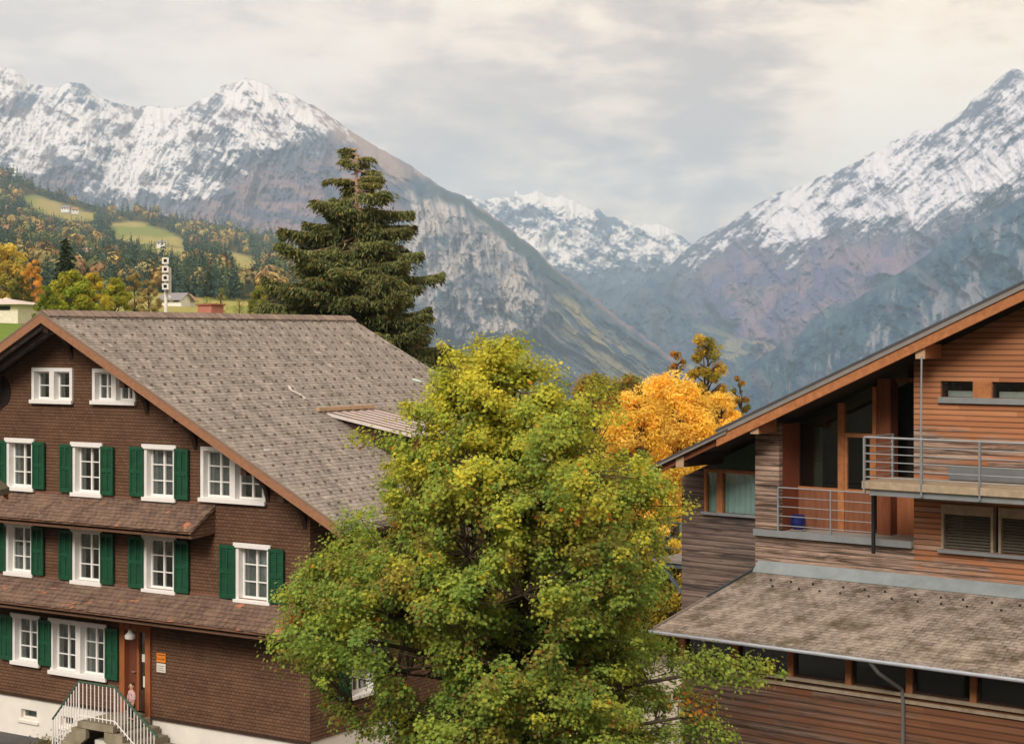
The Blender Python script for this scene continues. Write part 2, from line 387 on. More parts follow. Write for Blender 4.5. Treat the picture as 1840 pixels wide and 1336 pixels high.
# --- right massif
SIL3 = [(1040, 620), (1100, 568), (1122, 545), (1150, 516), (1180, 492), (1210, 470), (1240, 441), (1275, 420), (1300, 408), (1350, 376), (1400, 345), (1440, 335), (1475, 318), (1510, 306), (1540, 286), (1575, 272), (1600, 258), (1640, 238), (1668, 232), (1685, 234), (1712, 214), (1735, 196), (1745, 180), (1775, 158), (1800, 138), (1815, 126), (1826, 123), (1845, 132), (1900, 170), (1960, 200)]
def rel3(px, py, dp):
    w = (fbm(px / 80, py / 80, 3, 71) - .5) * 60
    return 480 * fbm((px - py * .5 + w) / 70, (py + px * .6) / 170, 6, 72, .55, True) + 35 * fbm(px / 9, py / 9, 4, 73, .6, True)
def col3(px, py, dp):
    w1 = (fbm(px / 40, py / 40, 4, 74) - .5) * 50; w2 = (fbm(px / 40, py / 40, 4, 75) - .5) * 44
    x = px + w1; y = py + w2
    fine = fbm(px / 5, py / 3.6, 4, 76, .65); med = fbm((px - py * .6) / 24, (py + px * .5) / 12, 5, 77, .6)
    line = np.interp(px, [1180, 1240, 1300, 1345, 1380, 1420, 1450, 1490, 1560, 1650, 1740, 1840, 1900], [445, 452, 430, 408, 430, 462, 428, 400, 402, 400, 380, 336, 320])
    f = np.clip((line - y) / 50, -1.3, .34) + (fine - .5) * 1.0 + (med - .5) * 1.6 + 1.5 * (fbm((px * .75 - py * .66 + w1 * .3) / 70, (px * .66 + py * .75 + w2 * .3) / 6, 4, 85, .65) - .5) * 1.3
    f = f + blobs(x, y, [(1800, 170, 60, 60, 20, -.30), (1770, 220, 60, 26, 20, -.3), (1500, 320, 60, 12, -30, -.5), (1690, 265, 30, 22, 0, -.35), (1430, 400, 40, 50, 20, .6), (1700, 340, 160, 16, -22, .65), (1560, 372, 90, 8, -18, .4), (1620, 400, 60, 10, -10, -.4), (1290, 415, 50, 8, -28, -.4), (1600, 290, 50, 20, -20, .2)])
    sn = sst(-.22, .55, f)
    rock = mix3(L((70, 78, 98)), L((102, 102, 114)), med)
    up = sst(0, 60, y - line)
    purp = mix3(L((92, 88, 122)), L((128, 110, 124)), sst(.4, .62, fbm((px + py) / 40, (py - px * .8) / 40, 5, 78)))
    rock = mix3(rock, purp, up)
    q = (px - 1120) * -.62 + (y - 545) * 1.0      # woods thicken down the slope
    wood = sst(-.15, .12, (fbm((px * .7 + py * .7) / 30, (px * .7 - py * .7) / 90, 5, 79) - .5) * 1.5 + np.interp(py - (line + (px - 1240) * .1), [0, 40, 120, 220, 320], [-.7, -.5, -.05, .12, .3]))
    wood = np.maximum(wood, (1 - sst(1180, 1330, x)) * sst(430, 500, y) * .85)
    dgreen = mix3(L((44, 70, 94)), L((76, 94, 100)), sst(.45, .68, fbm(px / 16, py / 16, 5, 80)))
    rock = mix3(rock, dgreen, wood)
    tan = sst(.62, .7, fbm((px + py * .8) / 70, (py - px * .3) / 16, 4, 81)) * sst(560, 620, py)
    rock = mix3(rock, L((150, 142, 112)), tan * .7)
    rock = rock * (.74 + .52 * fbm(px / 3.1, py / 2.6, 3, 83, .7))[..., None]
    return mix3(rock, L((220, 219, 226)), sn)
relief('mountain_peak', SIL3, [(1040, 860), (1960, 860)], [(1040, 7000), (1240, 8600), (1500, 8200), (1960, 7200)], [(1040, 6600), (1240, 5800), (1960, 5000)], 1040, 1960, 560, 430, 9, rel3, col3, .8, 14)

# --- nearer wooded spur at the right
SIL4 = [(1200, 740), (1290, 690), (1340, 662), (1400, 620), (1450, 594), (1500, 565), (1550, 530), (1600, 500), (1650, 470), (1700, 432), (1740, 404), (1790, 380), (1840, 354), (1960, 300)]
def rel4(px, py, dp):
    w = (fbm(px / 80, py / 80, 3, 91) - .5) * 50
    return 260 * fbm((px * .8 - py * .4 + w) / 40, (py + px * .6) / 140, 6, 92, .55, True) + 20 * fbm(px / 8, py / 8, 4, 93, .6, True)
def col4(px, py, dp):
    g_ = mix3(L((36, 62, 88)), L((66, 90, 106)), sst(.35, .65, fbm(px / 12, py / 12, 5, 94, .6)))
    st = fbm((px - (py - 450) * -.1) / 14, py / 60, 5, 95, .6)
    pale = sst(.60, .74, st + (fbm(px / 60, py / 50, 3, 96) - .5) * .5) * sst(10, 40, dp)
    c = mix3(g_, L((140, 140, 148)), pale * .75)
    pr = sst(.58, .72, fbm((px + py) / 60, (py - px) / 40, 4, 97))
    return mix3(c, L((112, 104, 116)), pr * .45)
relief('mountain_spur', SIL4, [(1200, 860), (1960, 860)], [(1200, 5200), (1960, 4600)], [(1200, 4400), (1960, 3300)], 1200, 1960, 400, 300, 6, rel4, col4, .8, 21)

# ================================================================ ground: yard, meadow slope and wooded hill, valley beyond
HILL = [(-3000, 130), (-900, 240), (-200, 290), (0, 308), (60, 335), (100, 350), (150, 366), (200, 376), (260, 384), (330, 396), (400, 408), (480, 424), (560, 450), (640, 486), (720, 540), (790, 610), (840, 665), (900, 740), (1000, 800), (1400, 860), (3000, 900)]
def hill_row(px): return np.interp(px, [q[0] for q in HILL], [q[1] for q in HILL])
MEADOW = [[(36, 352), (70, 352), (110, 368), (172, 384), (175, 392), (140, 402), (95, 388), (60, 378)],
          [(198, 400), (240, 397), (290, 410), (330, 430), (330, 445), (290, 440), (250, 440), (212, 430)],
          [(132, 458), (170, 464), (195, 480), (190, 494), (140, 488)], [(-20, 430), (20, 436), (30, 448), (-20, 452)],
          [(40, 446), (80, 450), (78, 466), (44, 462)], [(404, 452), (440, 458), (478, 476), (476, 490), (440, 484), (408, 470)],
          [(210, 520), (300, 528), (470, 545), (480, 580), (180, 580)], [(-60, 520), (30, 528), (70, 560), (80, 640), (-60, 640)],
          [(250, 440), (330, 445), (336, 462), (270, 456)], [(180, 500), (240, 505), (240, 520), (185, 515)]]
G_Y = [1, 62, 110, 160, 300, 600, 1200, 3000, 3600, 6000, 16000]
def ground_z(X, Y):
    px = CX + F * X / np.maximum(Y, 1)
    hr = hill_row(np.clip(px, -3000, 3000))
    g_ = np.interp(Y, [62, 110, 160, 300, 600, 1200, 3000], [0, 0, .10, .24, .40, .62, 1.0])
    left = 1 - sst(480, 860, px)
    row = 602 - (602 - hr) * g_ + 14 * (1 - left)
    zl = ZC - (row - HY) / F * Y
    # right of the house the land falls away into the valley
    zr = np.interp(Y, [62, 90, 200, 600, 3000, 16000], [0, -1.5, -14, -80, -330, -400])
    z = zl * left + np.minimum(zr, zl + 400) * (1 - left)
    z = np.where(hr > 700, zr, z)
    k = sst(60, 108, Y); z = z * k
    far = sst(3050, 4200, Y); z = z * (1 - far) + (-300 - 60) * far
    z = z + (fbm(X / 90, Y / 90, 4, 51) - .5) * 12 * sst(180, 600, Y) * (1 - far)
    return z
def build_ground():
    ys = np.concatenate([np.linspace(-300, 1, 12), np.linspace(4, 62, 20), np.geomspace(64, 3000, 230), np.geomspace(3050, 13500, 40)])
    ax = np.concatenate([[-25, -12, -7, -4.5, -3.2, -2.4], np.linspace(-1.6, -.42, 24), np.linspace(-.40, .42, 260), np.linspace(.44, 1.6, 24), [2.4, 3.2, 4.5, 7, 12, 25]])
    Yg, A = np.meshgrid(ys, ax, indexing='ij')
    Xg = np.clip(A * np.maximum(Yg, 60), -6000, 6000)
    Zg = ground_z(Xg, np.maximum(Yg, 1))
    # unseen wooded bank behind and beside the viewer, raised to darken window reflections
    Zg = Zg * (1 - sst(1.5, 2.3, np.abs(A)) * (Yg < 150)) + np.maximum(sst(20, 160, -Yg) * 75, sst(95, 230, np.abs(Xg)) * 62 * (1 - sst(30, 130, Yg)))
    px = CX + F * Xg / np.maximum(Yg, 1); py = HY + F * (ZC - Zg) / np.maximum(Yg, 1)
    w1 = (fbm(px / 20, py / 14, 4, 52) - .5) * 16
    med = fbm(Xg / 30, Yg / 60, 5, 53)
    grass = mix3(L((104, 124, 54)), L((138, 142, 72)), sst(.35, .65, med))
    far_g = mix3(L((124, 132, 70)), L((158, 148, 92)), sst(.4, .62, fbm(px / 50, py / 16, 4, 54)))
    wood = mix3(L((38, 50, 34)), L((76, 70, 42)), sst(.4, .7, fbm(px / 14, py / 10, 4, 55)))
    c = wood
    m = np.zeros(px.shape)
    for pl_ in MEADOW: m = np.maximum(m, poly(px, py + w1 * .4, pl_, 3))
    c = mix3(c, far_g, m)
    near = (1 - sst(170, 330, Yg)) * sst(5, 30, Yg) * (1 - sst(80, 110, np.abs(Xg)) * (1 - sst(60, 120, Yg))); c = mix3(c, grass, near); c = mix3(c, L((74, 72, 66)), 1 - sst(46, 60, Yg))  # ground around the viewer toned dark to keep green out of window reflections
    nx = len(ax); ny = len(ys); idx = np.arange(nx * ny).reshape(ny, nx)
    Fq = np.stack([idx[:-1, :-1], idx[:-1, 1:], idx[1:, 1:], idx[1:, :-1]], -1).reshape(-1, 4)
    gm = col_mat('meadow and forest floor', nscale=.9, amount=.35)
    np_mesh('ground', np.stack([Xg, Yg, Zg], -1).reshape(-1, 3), Fq, gm, smooth=True, col=c.reshape(-1, 3), kind='structure')
build_ground()

def conc_mat(name, c1, c2, sc=1.2, rough=.9):
    m, t, p = new_mat(name, rough, 0, .2); co = obj_co(t)
    c_ = t.mix(t.ramp(t.noise(co, sc, 8, .62), [(.35, 0), (.68, 1)]), lin(c1), lin(c2))
    c_ = t.mix(t.ramp(t.noise(co, sc * 22, 3, .6), [(.3, .25), (.6, 0)]), c_, tuple(.6 * v_ for v_ in lin(c1)))
    t.L.new(c_, p.inputs['Base Color'])
    b = t.n('ShaderNodeBump', ins={'Strength': .5, 'Distance': .01}); t.L.new(t.noise(co, sc * 14, 5, .6), b.inputs['Height']); t.L.new(b.outputs[0], p.inputs['Normal'])
    return m
MB().prism([(-7, 41, .004), (30, 25, .004), (34, 62, .004), (6, 70, .004)], (0, 0, .006)).build('pavement', conc_mat('pale yard paving', (176, 166, 150), (196, 188, 174), .5), kind='structure')
MB().prism([(-40, 36, .012), (-4.0, 24, .012), (-3, 42.2, .012), (-40, 64, .012)], (0, 0, .006)).build('road', conc_mat('asphalt', (78, 78, 80), (98, 96, 96), .8), kind='structure')
# ================================================================ shared building materials
def shingle_wall(name, c1, c2, cd, row=.115, wid=.22, vary=.5):
    m, t, p = new_mat(name, .85, 0, .15); co = obj_co(t); x, y, z = t.xyz(co)
    v_ = t.comb(t.math('ADD', x, y), z, 0)
    br = t.n('ShaderNodeTexBrick', offset=.5, ins={'Vector': v_, 'Scale': 1.0, 'Mortar Size': .007, 'Mortar Smooth': .5, 'Brick Width': wid, 'Row Height': row, 'Color1': lin4(c1), 'Color2': lin4(c2), 'Mortar': lin4(cd), 'Bias': 0.0})
    c_ = br.outputs['Color']
    big = t.noise(t.scale(co, (.5, .5, 1.2)), 1.3, 6, .62, .4)
    c_ = t.mix(t.ramp(big, [(.32, 0), (.7, .55)]), c_, tuple(min(1, 1.55 * v) for v in lin(c2)))
    # each row darkens along its lower lip
    fr = t.math('FRACT', t.math('DIVIDE', z, row))
    c_ = t.mix(t.ramp(fr, [(.0, .5), (.3, 0)]), c_, lin(cd))
    c_ = t.mix(t.ramp(t.noise(t.scale(co, (1, 1, .25)), 5, 4, .6), [(.56, 0), (.8, .35)]), c_, lin(cd))
    t.L.new(c_, p.inputs['Base Color'])
    b = t.n('ShaderNodeBump', ins={'Strength': .9, 'Distance': .02}); h_ = t.math('SUBTRACT', t.math('MULTIPLY', fr, -1), br.outputs['Fac'])
    t.L.new(h_, b.inputs['Height']); t.L.new(b.outputs[0], p.inputs['Normal'])
    return m
def roof_tiles(name, c1, c2, cd, k, row=.16, wid=.24, axis='y', patches=None, streak=.4, lichen=None):
    """k = 1/sin(pitch): turns height into distance down the slope"""
    m, t, p = new_mat(name, .9, 0, .12); co = obj_co(t); x, y, z = t.xyz(co)
    v_ = t.comb(y if axis == 'y' else x, t.math('MULTIPLY', z, k), 0)
    br = t.n('ShaderNodeTexBrick', offset=.5, ins={'Vector': v_, 'Scale': 1.0, 'Mortar Size': .012, 'Mortar Smooth': .3, 'Brick Width': wid, 'Row Height': row, 'Color1': lin4(c1), 'Color2': lin4(c2), 'Mortar': lin4(cd)})
    c_ = br.outputs['Color']
    vs = t.scale(v_, (1, .35, 1))
    c_ = t.mix(t.ramp(t.noise(vs, 2.2, 8, .66, .3), [(.36, 0), (.72, streak)]), c_, tuple(min(1, 1.5 * q) for q in lin(c2)))
    c_ = t.mix(t.ramp(t.noise(v_, 9, 5, .7), [(.5, 0), (.75, .5)]), c_, lin(cd))
    c_ = t.mix(t.ramp(t.noise(t.scale(v_, (1.6, .12, 1)), 1.4, 6, .7, .2), [(.5, 0), (.72, .42)]), c_, tuple(.62 * q for q in lin(c1)))
    wn_ = t.n('ShaderNodeTexWhiteNoise', noise_dimensions='2D', ins={'Vector': t.comb(t.math('FLOOR', t.math('DIVIDE', t.xyz(v_)[0], wid)), t.math('FLOOR', t.math('DIVIDE', t.xyz(v_)[1], row)), 0)}).outputs[0]
    c_ = t.mix(t.ramp(wn_, [(.90, 0), (.95, .22)]), c_, tuple(min(1, 1.7 * q) for q in lin(c2)))
    if lichen: c_ = t.mix(t.ramp(t.noise(v_, lichen[1], 7, .7, .3), [(lichen[2], 0), (lichen[2] + .12, .8)]), c_, lin(lichen[0]))
    if patches: c_ = t.mix(t.ramp(t.noise(t.scale(v_, (1, 1.4, 1)), patches[1], 3, .55, .6), [(patches[2], 0), (patches[2] + .03, .8)]), c_, lin(patches[0]))
    t.L.new(c_, p.inputs['Base Color'])
    fr = t.math('FRACT', t.math('DIVIDE', t.math('MULTIPLY', z, k), row))
    b = t.n('ShaderNodeBump', ins={'Strength': 1.0, 'Distance': .03}); t.L.new(t.math('SUBTRACT', t.math('MULTIPLY', fr, -1), br.outputs['Fac']), b.inputs['Height']); t.L.new(b.outputs[0], p.inputs['Normal'])
    return m
def wood_mat(name, c1, c2, sc=(1, 1, 1), rough=.7, nsc=6):
    m, t, p = new_mat(name, rough, 0, .25); co = obj_co(t)
    c_ = t.mix(t.ramp(t.noise(t.scale(co, sc), nsc, 7, .65, .5), [(.3, 0), (.7, 1)]), lin(c1), lin(c2))
    t.L.new(c_, p.inputs['Base Color'])
    return m
def plain(name, c, rough=.6, metallic=0, var=.12, sc=4, spec=.3):
    m, t, p = new_mat(name, rough, metallic, spec); co = obj_co(t)
    l = lin(c); c_ = t.mix(t.ramp(t.noise(co, sc, 6, .65), [(.3, 0), (.7, 1)]), tuple(v * (1 - var) for v in l), tuple(min(1, v * (1 + var)) for v in l))
    t.L.new(c_, p.inputs['Base Color'])
    return m
def glass_mat(name, tint=(.9, .95, .93), rough=.03):
    m = bpy.data.materials.new(name); m.use_nodes = True; t = NT(m.node_tree); m.node_tree.nodes.clear()
    out = t.n('ShaderNodeOutputMaterial'); fr = t.n('ShaderNodeFresnel', ins={'IOR': 1.5})
    tr = t.n('ShaderNodeBsdfTransparent', ins={0: tuple(tint) + (1,)}); gl = t.n('ShaderNodeBsdfGlossy', ins={'Roughness': rough, 'Color': (1, 1, 1, 1)})
    mx = t.n('ShaderNodeMixShader', ins={0: t.math('MULTIPLY_ADD', fr.outputs[0], .85, .01), 1: tr.outputs[0], 2: gl.outputs[0]})
    t.L.new(mx.outputs[0], out.inputs[0]); return m
GLASS = glass_mat('window glass')
WHITE = plain('white window paint', (232, 230, 228), .45, var=.05, sc=8)
WHITE2 = plain('weathered white boards', (220, 214, 204), .6, var=.09, sc=5)
GREEN = plain('green shutter paint', (28, 78, 54), .5, var=.22, sc=5)
HANDRAIL = plain('green handrail paint', (60, 92, 76), .5)
DARKW = wood_mat('dark soffit timber', (46, 33, 26), (74, 52, 40), (1, 1, 1))
FASCIA = wood_mat('orange brown bargeboard', (136, 96, 72), (164, 120, 92), (2, .3, 2), nsc=8)
SHING = shingle_wall('brown wall shingles', (84, 60, 46), (102, 76, 59), (60, 43, 34), row=.085, wid=.13)
SHING_D = SHING
PLASTER = plain('white plinth plaster', (226, 222, 214), .9, var=.08, sc=1.4)
ROOF_L = roof_tiles('grey brown shingle roof', (116, 110, 104), (140, 133, 126), (70, 64, 60), 2.236, .15, .20, 'y', lichen=((184, 174, 162), 3.0, .56), streak=.75)
PENT = roof_tiles('old brown pent tiles', (98, 80, 72), (124, 102, 90), (54, 44, 40), 1.9, .13, .17, 'x', patches=((198, 128, 98), 1.5, .64), lichen=((142, 120, 98), 4, .52), streak=.8)
ORANGEW = wood_mat('orange door timber', (134, 78, 46), (164, 100, 62), (6, 6, .6), nsc=5)
CURT = plain('white net curtain', (214, 212, 214), .9, var=.08, sc=12)
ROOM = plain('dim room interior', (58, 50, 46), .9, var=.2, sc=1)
METAL = plain('galvanised metal', (158, 164, 170), .42, .55, var=.1, sc=3)
CONC = conc_mat('old concrete', (120, 112, 92), (156, 148, 130), 2.5)
IRON = plain('dark iron', (44, 44, 46), .5, .4)

class House:
    def __init__(s, name, ox, oy, ang, **k):
        s.root = empty(name, (ox, oy, 0), math.radians(ang), **k)
        s.o = (ox, oy); a = math.radians(ang); s.x = (math.cos(a), math.sin(a)); s.y = (-math.sin(a), math.cos(a))
    def on_y(s, px, py, y):          # point of the plane y = const that the photo shows at (px, py)
        k = (px - CX) / F; X0 = s.o[0] + s.y[0] * y; Y0 = s.o[1] + s.y[1] * y
        x = (k * Y0 - X0) / (s.x[0] - k * s.x[1]); Yw = Y0 + x * s.x[1]
        return x, ZC - (py - HY) * Yw / F
    def on_x(s, px, py, x):
        k = (px - CX) / F; X0 = s.o[0] + s.x[0] * x; Y0 = s.o[1] + s.x[1] * x
        y = (k * Y0 - X0) / (s.y[0] - k * s.y[1]); Yw = Y0 + y * s.y[1]
        return y, ZC - (py - HY) * Yw / F

def wavy_curtain(parent, x0, x1, y, z0, z1, mat=None, folds=7, to3=None):
    V = []; Fc = []; n = folds * 8
    f3 = to3 or (lambda a, b, c: (a, b, c))
    for i in range(n + 1):
        q = i / n; yy = y + .025 * math.sin(q * folds * 2 * math.pi) + .01 * math.sin(q * 31)
        for z_ in (z0, z1):
            V += [f3(x0 + (x1 - x0) * q, yy, z_), f3(x0 + (x1 - x0) * q, yy + .006, z_)]
    for i in range(n):
        b = i * 4
        Fc += [(b, b + 4, b + 6, b + 2), (b + 1, b + 3, b + 7, b + 5)]
    np_mesh('curtain', V, Fc, mat or CURT, parent, smooth=True)

def window(root, x0, x1, z0, z1, lights=1, cols=2, rows=3, curtain=None, side=None, head=True, open_sash=None, shut_l=0, shut_r=0, sz=None, to3=None, frame=None, rec=.16, fw=.10):
    """casing > sash, glass, sill, head board, curtain, shutter; side=None: on the front wall (y=0), else on the wall x=side"""
    f3 = to3 or (lambda a, b, c: (a, b, c)); fm = frame or WHITE
    class B(MB):
        def box(s, a0, a1, b0, b1, c0, c1):
            if to3 is None: return MB.box(s, a0, a1, b0, b1, c0, c1)
            p = f3(a0, b0, c0); q = f3(a1, b1, c1); return MB.box(s, p[0], q[0], p[1], q[1], p[2], q[2])
    c_ = B()                         # outer casing, stands 5 cm proud and lines the reveal
    c_.box(x0, x0 + fw, -.05, rec, z0, z1).box(x1 - fw, x1, -.05, rec, z0, z1).box(x0 + fw, x1 - fw, -.05, rec, z1 - fw, z1).box(x0 + fw, x1 - fw, -.05, rec, z0, z0 + fw * .8)
    for i in range(1, lights):
        xm = x0 + (x1 - x0) * i / lights; c_.box(xm - .09, xm + .09, -.052, rec, z0 + fw * .8, z1 - fw)
    w = c_.build('window', fm, root)
    if head: B().box(x0 - .04, x1 + .04, -.10, -.052, z1 - .10, z1 + .02).build('head_board', fm, w, bevel=.006)
    B().box(x0 - .03, x1 + .03, -.12, -.053, z0 - .03, z0 + .07).build('sill', fm, w, bevel=.006)
    for i in range(lights):
        a = x0 + (x1 - x0) * i / lights + (.09 if i else fw); b = x0 + (x1 - x0) * (i + 1) / lights - (.09 if i < lights - 1 else fw)
        lo = z0 + fw * .8; hi = z1 - fw; s_ = B(); y0, y1 = rec - .045, rec - .003
        s_.box(a + .002, a + .045, y0, y1, lo, hi).box(b - .045, b - .002, y0, y1, lo, hi).box(a + .045, b - .045, y0, y1, hi - .045, hi - .002).box(a + .045, b - .045, y0, y1, lo + .002, lo + .055)
        for k in range(1, cols):
            xm = a + (b - a) * k / cols; s_.box(xm - .026, xm + .026, y0 - .004, y1 - .004, lo + .055, hi - .045)
        for k in range(1, rows):
            zm = lo + (hi - lo) * k / rows; s_.box(a + .045, b - .045, y0 + .004, y1 - .012, zm - .013, zm + .013)
        s_.build('sash', fm, w)
        B().box(a + .03, b - .03, rec - .022, rec - .016, lo + .03, hi - .03).build('glass', GLASS, w)
        cu = curtain[i] if isinstance(curtain, (list, tuple)) else curtain
        if cu == 'full': wavy_curtain(w, a, b, rec + .08, lo, hi, to3=to3)
        elif cu == 'sides':
            wavy_curtain(w, a, a + (b - a) * .34, rec + .08, lo, hi, folds=3, to3=to3); wavy_curtain(w, b - (b - a) * .3, b, rec + .08, lo, hi, folds=3, to3=to3)
        elif cu == 'half': wavy_curtain(w, a, b, rec + .08, lo, lo + (hi - lo) * .55, to3=to3)
    for sdn, on in ((-1, shut_l), (1, shut_r)):
        if not on: continue
        sw = on; za, zb = (sz or (z0 + .06, z1 - .06)); xa = x0 - sw + .01 if sdn < 0 else x1 - .01; xb = xa + sw
        h_ = B(); h_.box(xa, xa + .06, -.105, -.055, za, zb).box(xb - .06, xb, -.105, -.055, za, zb)
        for zr in (za, (za + zb) / 2 - .04, zb - .09): h_.box(xa + .06, xb - .06, -.10, -.06, zr, zr + .09)
        h_.box((xa + xb) / 2 - .02, (xa + xb) / 2 + .02, -.103, -.058, za + .09, zb - .09)
        n = int((zb - za) / .062)
        for k in range(n):
            zz_ = za + .09 + (zb - za - .18) * k / n
            if to3 is None: h_.prism([(xa + .06, -.062, zz_ + .05), (xa + .06, -.098, zz_ + .004), (xa + .06, -.092, zz_), (xa + .06, -.056, zz_ + .044)], (xb - xa - .12, 0, 0))
            else: h_.box(xa + .06, xb - .06, -.09, -.065, zz_, zz_ + .04)
        h_.build('shutter', GREEN, w)
    return w

# ================================================================ brown shingled chalet on the left
LH = House('chalet', -4.76, 40.0, -32.9, label='large brown shingled chalet with green shutters and broad grey brown roof', cat='house')
def build_left():
    H = LH; R_ = H.root
    XR = -8.05; XW = -16.1; ZR = 11.29; K = .5                       # ridge position, left wall, ridge height, pitch
    E0, Y0, Y1 = 1.716, -1.0, 11.7                                    # eave overhang, gable planes of the roof
    D = 10.7                                                          # length of the side wall
    top = lambda x: ZR - .26 - K * abs(x - XR)
    wins = []
    def W(px0, px1, pt, pb, **k):
        x0, zt = H.on_y(px0, pt, -.05); _, zb = H.on_y(px0, pb, -.05); x1, _ = H.on_y(px1, pt, -.05)
        wins.append((x0, x1, zb, zt, k))
    W(56.5, 129.3, 660, 722, lights=2, cols=1, rows=2, head=False)
    W(165.4, 243, 661.7, 723.8, lights=2, cols=2, rows=2, head=False)
    W(11.5, 60.6, 787, 878, shut_l=.45, shut_r=.45, curtain='sides')
    W(130, 183, 794.5, 888.5, shut_l=.45, shut_r=.45)
    W(258.4, 315.6, 798.4, 896.5, shut_l=.48, shut_r=.46, curtain='full')
    W(360, 476.4, 801.6, 898, lights=2, curtain=['full', None], head=False)
    W(10.3, 59, 937, 1030, shut_l=.45, shut_r=.45, curtain='half')
    W(129.6, 182.6, 948, 1046, shut_l=.48, shut_r=.46)
    W(258, 315.5, 960, 1061, shut_l=.5, shut_r=.48)
    W(423, 485, 975, 1080, shut_l=.5, shut_r=.46, curtain='full')
    W(22, 71, 1100.7, 1189.5, shut_l=.45, shut_r=.46)
    W(90, 191, 1109.6, 1207, lights=2, shut_r=.46, curtain=[None, 'sides'])
    # columns further left, outside the picture but seen from a step aside
    dx, _ = H.on_y(222, 1130, 0); dx2, _ = H.on_y(268, 1130, 0)
    hz = H.on_y(240, 1124, 0)[1]
    holes = [[(a + .02, b + .02), (c_ - .02, b + .02), (c_ - .02, d_ - .02), (a + .02, d_ - .02)] for a, c_, b, d_, k in wins]
    holes.append([(dx - .02, 1.16), (dx2 + .02, 1.16), (dx2 + .02, hz), (dx - .02, hz)])
    outer = [(XW, 1.115), (0, 1.115), (0, top(0)), (XR, top(XR)), (XW, top(XW))]
    holed('wall', outer, holes, lambda a, b, d_: (a, d_, b), .16, SHING, R_)
    # right side wall with three windows
    sw = []
    for (p0, p1, b0, hgt) in ((590, 672, 1242, 1.3),):
        y0_, _ = H.on_x(p0 + 36, 1258, 0); y1_, zb = H.on_x(p1, b0, 0); sw.append((y0_, y1_, zb, zb + hgt))
    sw += [(1.55, 2.65, 4.25, 5.65), (5.6, 6.7, 4.25, 5.65), (5.4, 6.6, 1.85, 3.2), (8.4, 9.4, 4.25, 5.65)]
    to_s = lambda a, b, c_: (-b, a, c_)
    holed('side_wall', [(.16, 1.115), (D, 1.115), (D, top(0)), (.16, top(0))], [[(a + .02, b + .02), (c_ - .02, b + .02), (c_ - .02, d_ - .02), (a + .02, d_ - .02)] for a, c_, b, d_ in sw],
          lambda a, b, d_: (-d_, a, b), .16, SHING, R_)
    for a, c_, b, d_ in sw: window(R_, a, c_, b, d_, to3=to_s, shut_l=.45, shut_r=.45, curtain='half')
    MB().box(XW, -.16, D - .2, D, 1.115, top(0)).box(XW, XW + .2, .17, D - .2, 1.115, top(0)).build('rear_wall', SHING, R_)
    for a, c_, b, d_, k in wins: window(R_, a, c_, b, d_, **k)
    # inner floors keep the rooms dim
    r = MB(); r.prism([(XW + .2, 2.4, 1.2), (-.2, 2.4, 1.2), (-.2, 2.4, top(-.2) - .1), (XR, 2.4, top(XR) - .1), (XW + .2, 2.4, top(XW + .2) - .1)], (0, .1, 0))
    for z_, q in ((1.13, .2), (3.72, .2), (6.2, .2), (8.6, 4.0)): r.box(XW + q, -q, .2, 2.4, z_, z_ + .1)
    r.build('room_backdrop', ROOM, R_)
    # plinth, slightly set back
    pl_ = [(38, 66, 1272, 1288), (110, 132, 1285, 1302)]
    hl = []
    for a, b, c_, d_ in pl_:
        x0, z1 = H.on_y(a, c_, .03); x1, _ = H.on_y(b, c_, .03); _, z0 = H.on_y(a, d_, .03); hl.append((x0, x1, z0, z1))
    holed('plinth', [(XW, 0), (-.03, 0), (-.03, 1.105), (XW, 1.105)], [[(a, c_), (b, c_), (b, d_), (a, d_)] for a, b, c_, d_ in hl], lambda a, b, d_: (a, .03 + d_, b), .3, PLASTER, R_)
    MB().box(-.33, -.03, .34, D - .03, 0, 1.105).box(XW, -.34, .34, .36, 0, 1.1).build('plinth_side', PLASTER, R_)
    for a, b, c_, d_ in hl:
        q = MB(); q.box(a, a + .04, .12, .2, c_, d_).box(b - .04, b, .12, .2, c_, d_).box(a + .04, b - .04, .12, .2, d_ - .04, d_).box(a + .04, b - .04, .12, .2, c_, c_ + .04)
        w_ = q.build('cellar_window', WHITE2, R_); MB().box(a + .04, b - .04, .16, .165, c_ + .04, d_ - .04).build('glass', GLASS, w_)
        MB().box(a - .1, b + .1, -.02, .03, c_ - .12, c_ - .05).build('sill', PLASTER, w_)
    # skirting drip board between plinth and shingles
    MB().box(XW, .03, -.045, -.004, 1.06, 1.13).build('drip_board', DARKW, R_)
    # roof: two slabs, ridge capping, bargeboards, soffit timbers
    th = .16; EL = 2 * XR - E0
    def slope(sgn, xe, z_off, y0, y1, t_):
        ze = ZR - K * abs(xe - XR)
        return [(XR, y0, ZR + z_off), (xe, y0, ze + z_off), (xe, y0, ze + z_off - t_), (XR, y0, ZR + z_off - t_)]
    roof = MB(); roof.prism(slope(1, E0, 0, Y0, Y1, th), (0, Y1 - Y0, 0)); roof.prism(slope(-1, EL, -.003, Y0, Y1, th), (0, Y1 - Y0, 0))
    rf = roof.build('roof', ROOF_L, R_)
    cap = MB()
    n = 40
    for i in range(n):
        a = Y0 + (Y1 - Y0) * i / n; b = Y0 + (Y1 - Y0) * (i + 1) / n; q = .004 * (i % 2)
        for sg in (-1, 1):
            cap.prism([(XR, a, ZR + .075 + q), (XR + sg * .26, a, ZR - .07 + q), (XR + sg * .26, a, ZR - .03 - .075 + q), (XR, a, ZR + .04 + q)], (0, b - a + .0, 0))
    cap.build('ridge_cap', roof_tiles('ridge capping', (116, 102, 94), (136, 120, 110), (64, 54, 50), 1, .3, .3, 'y'), rf)
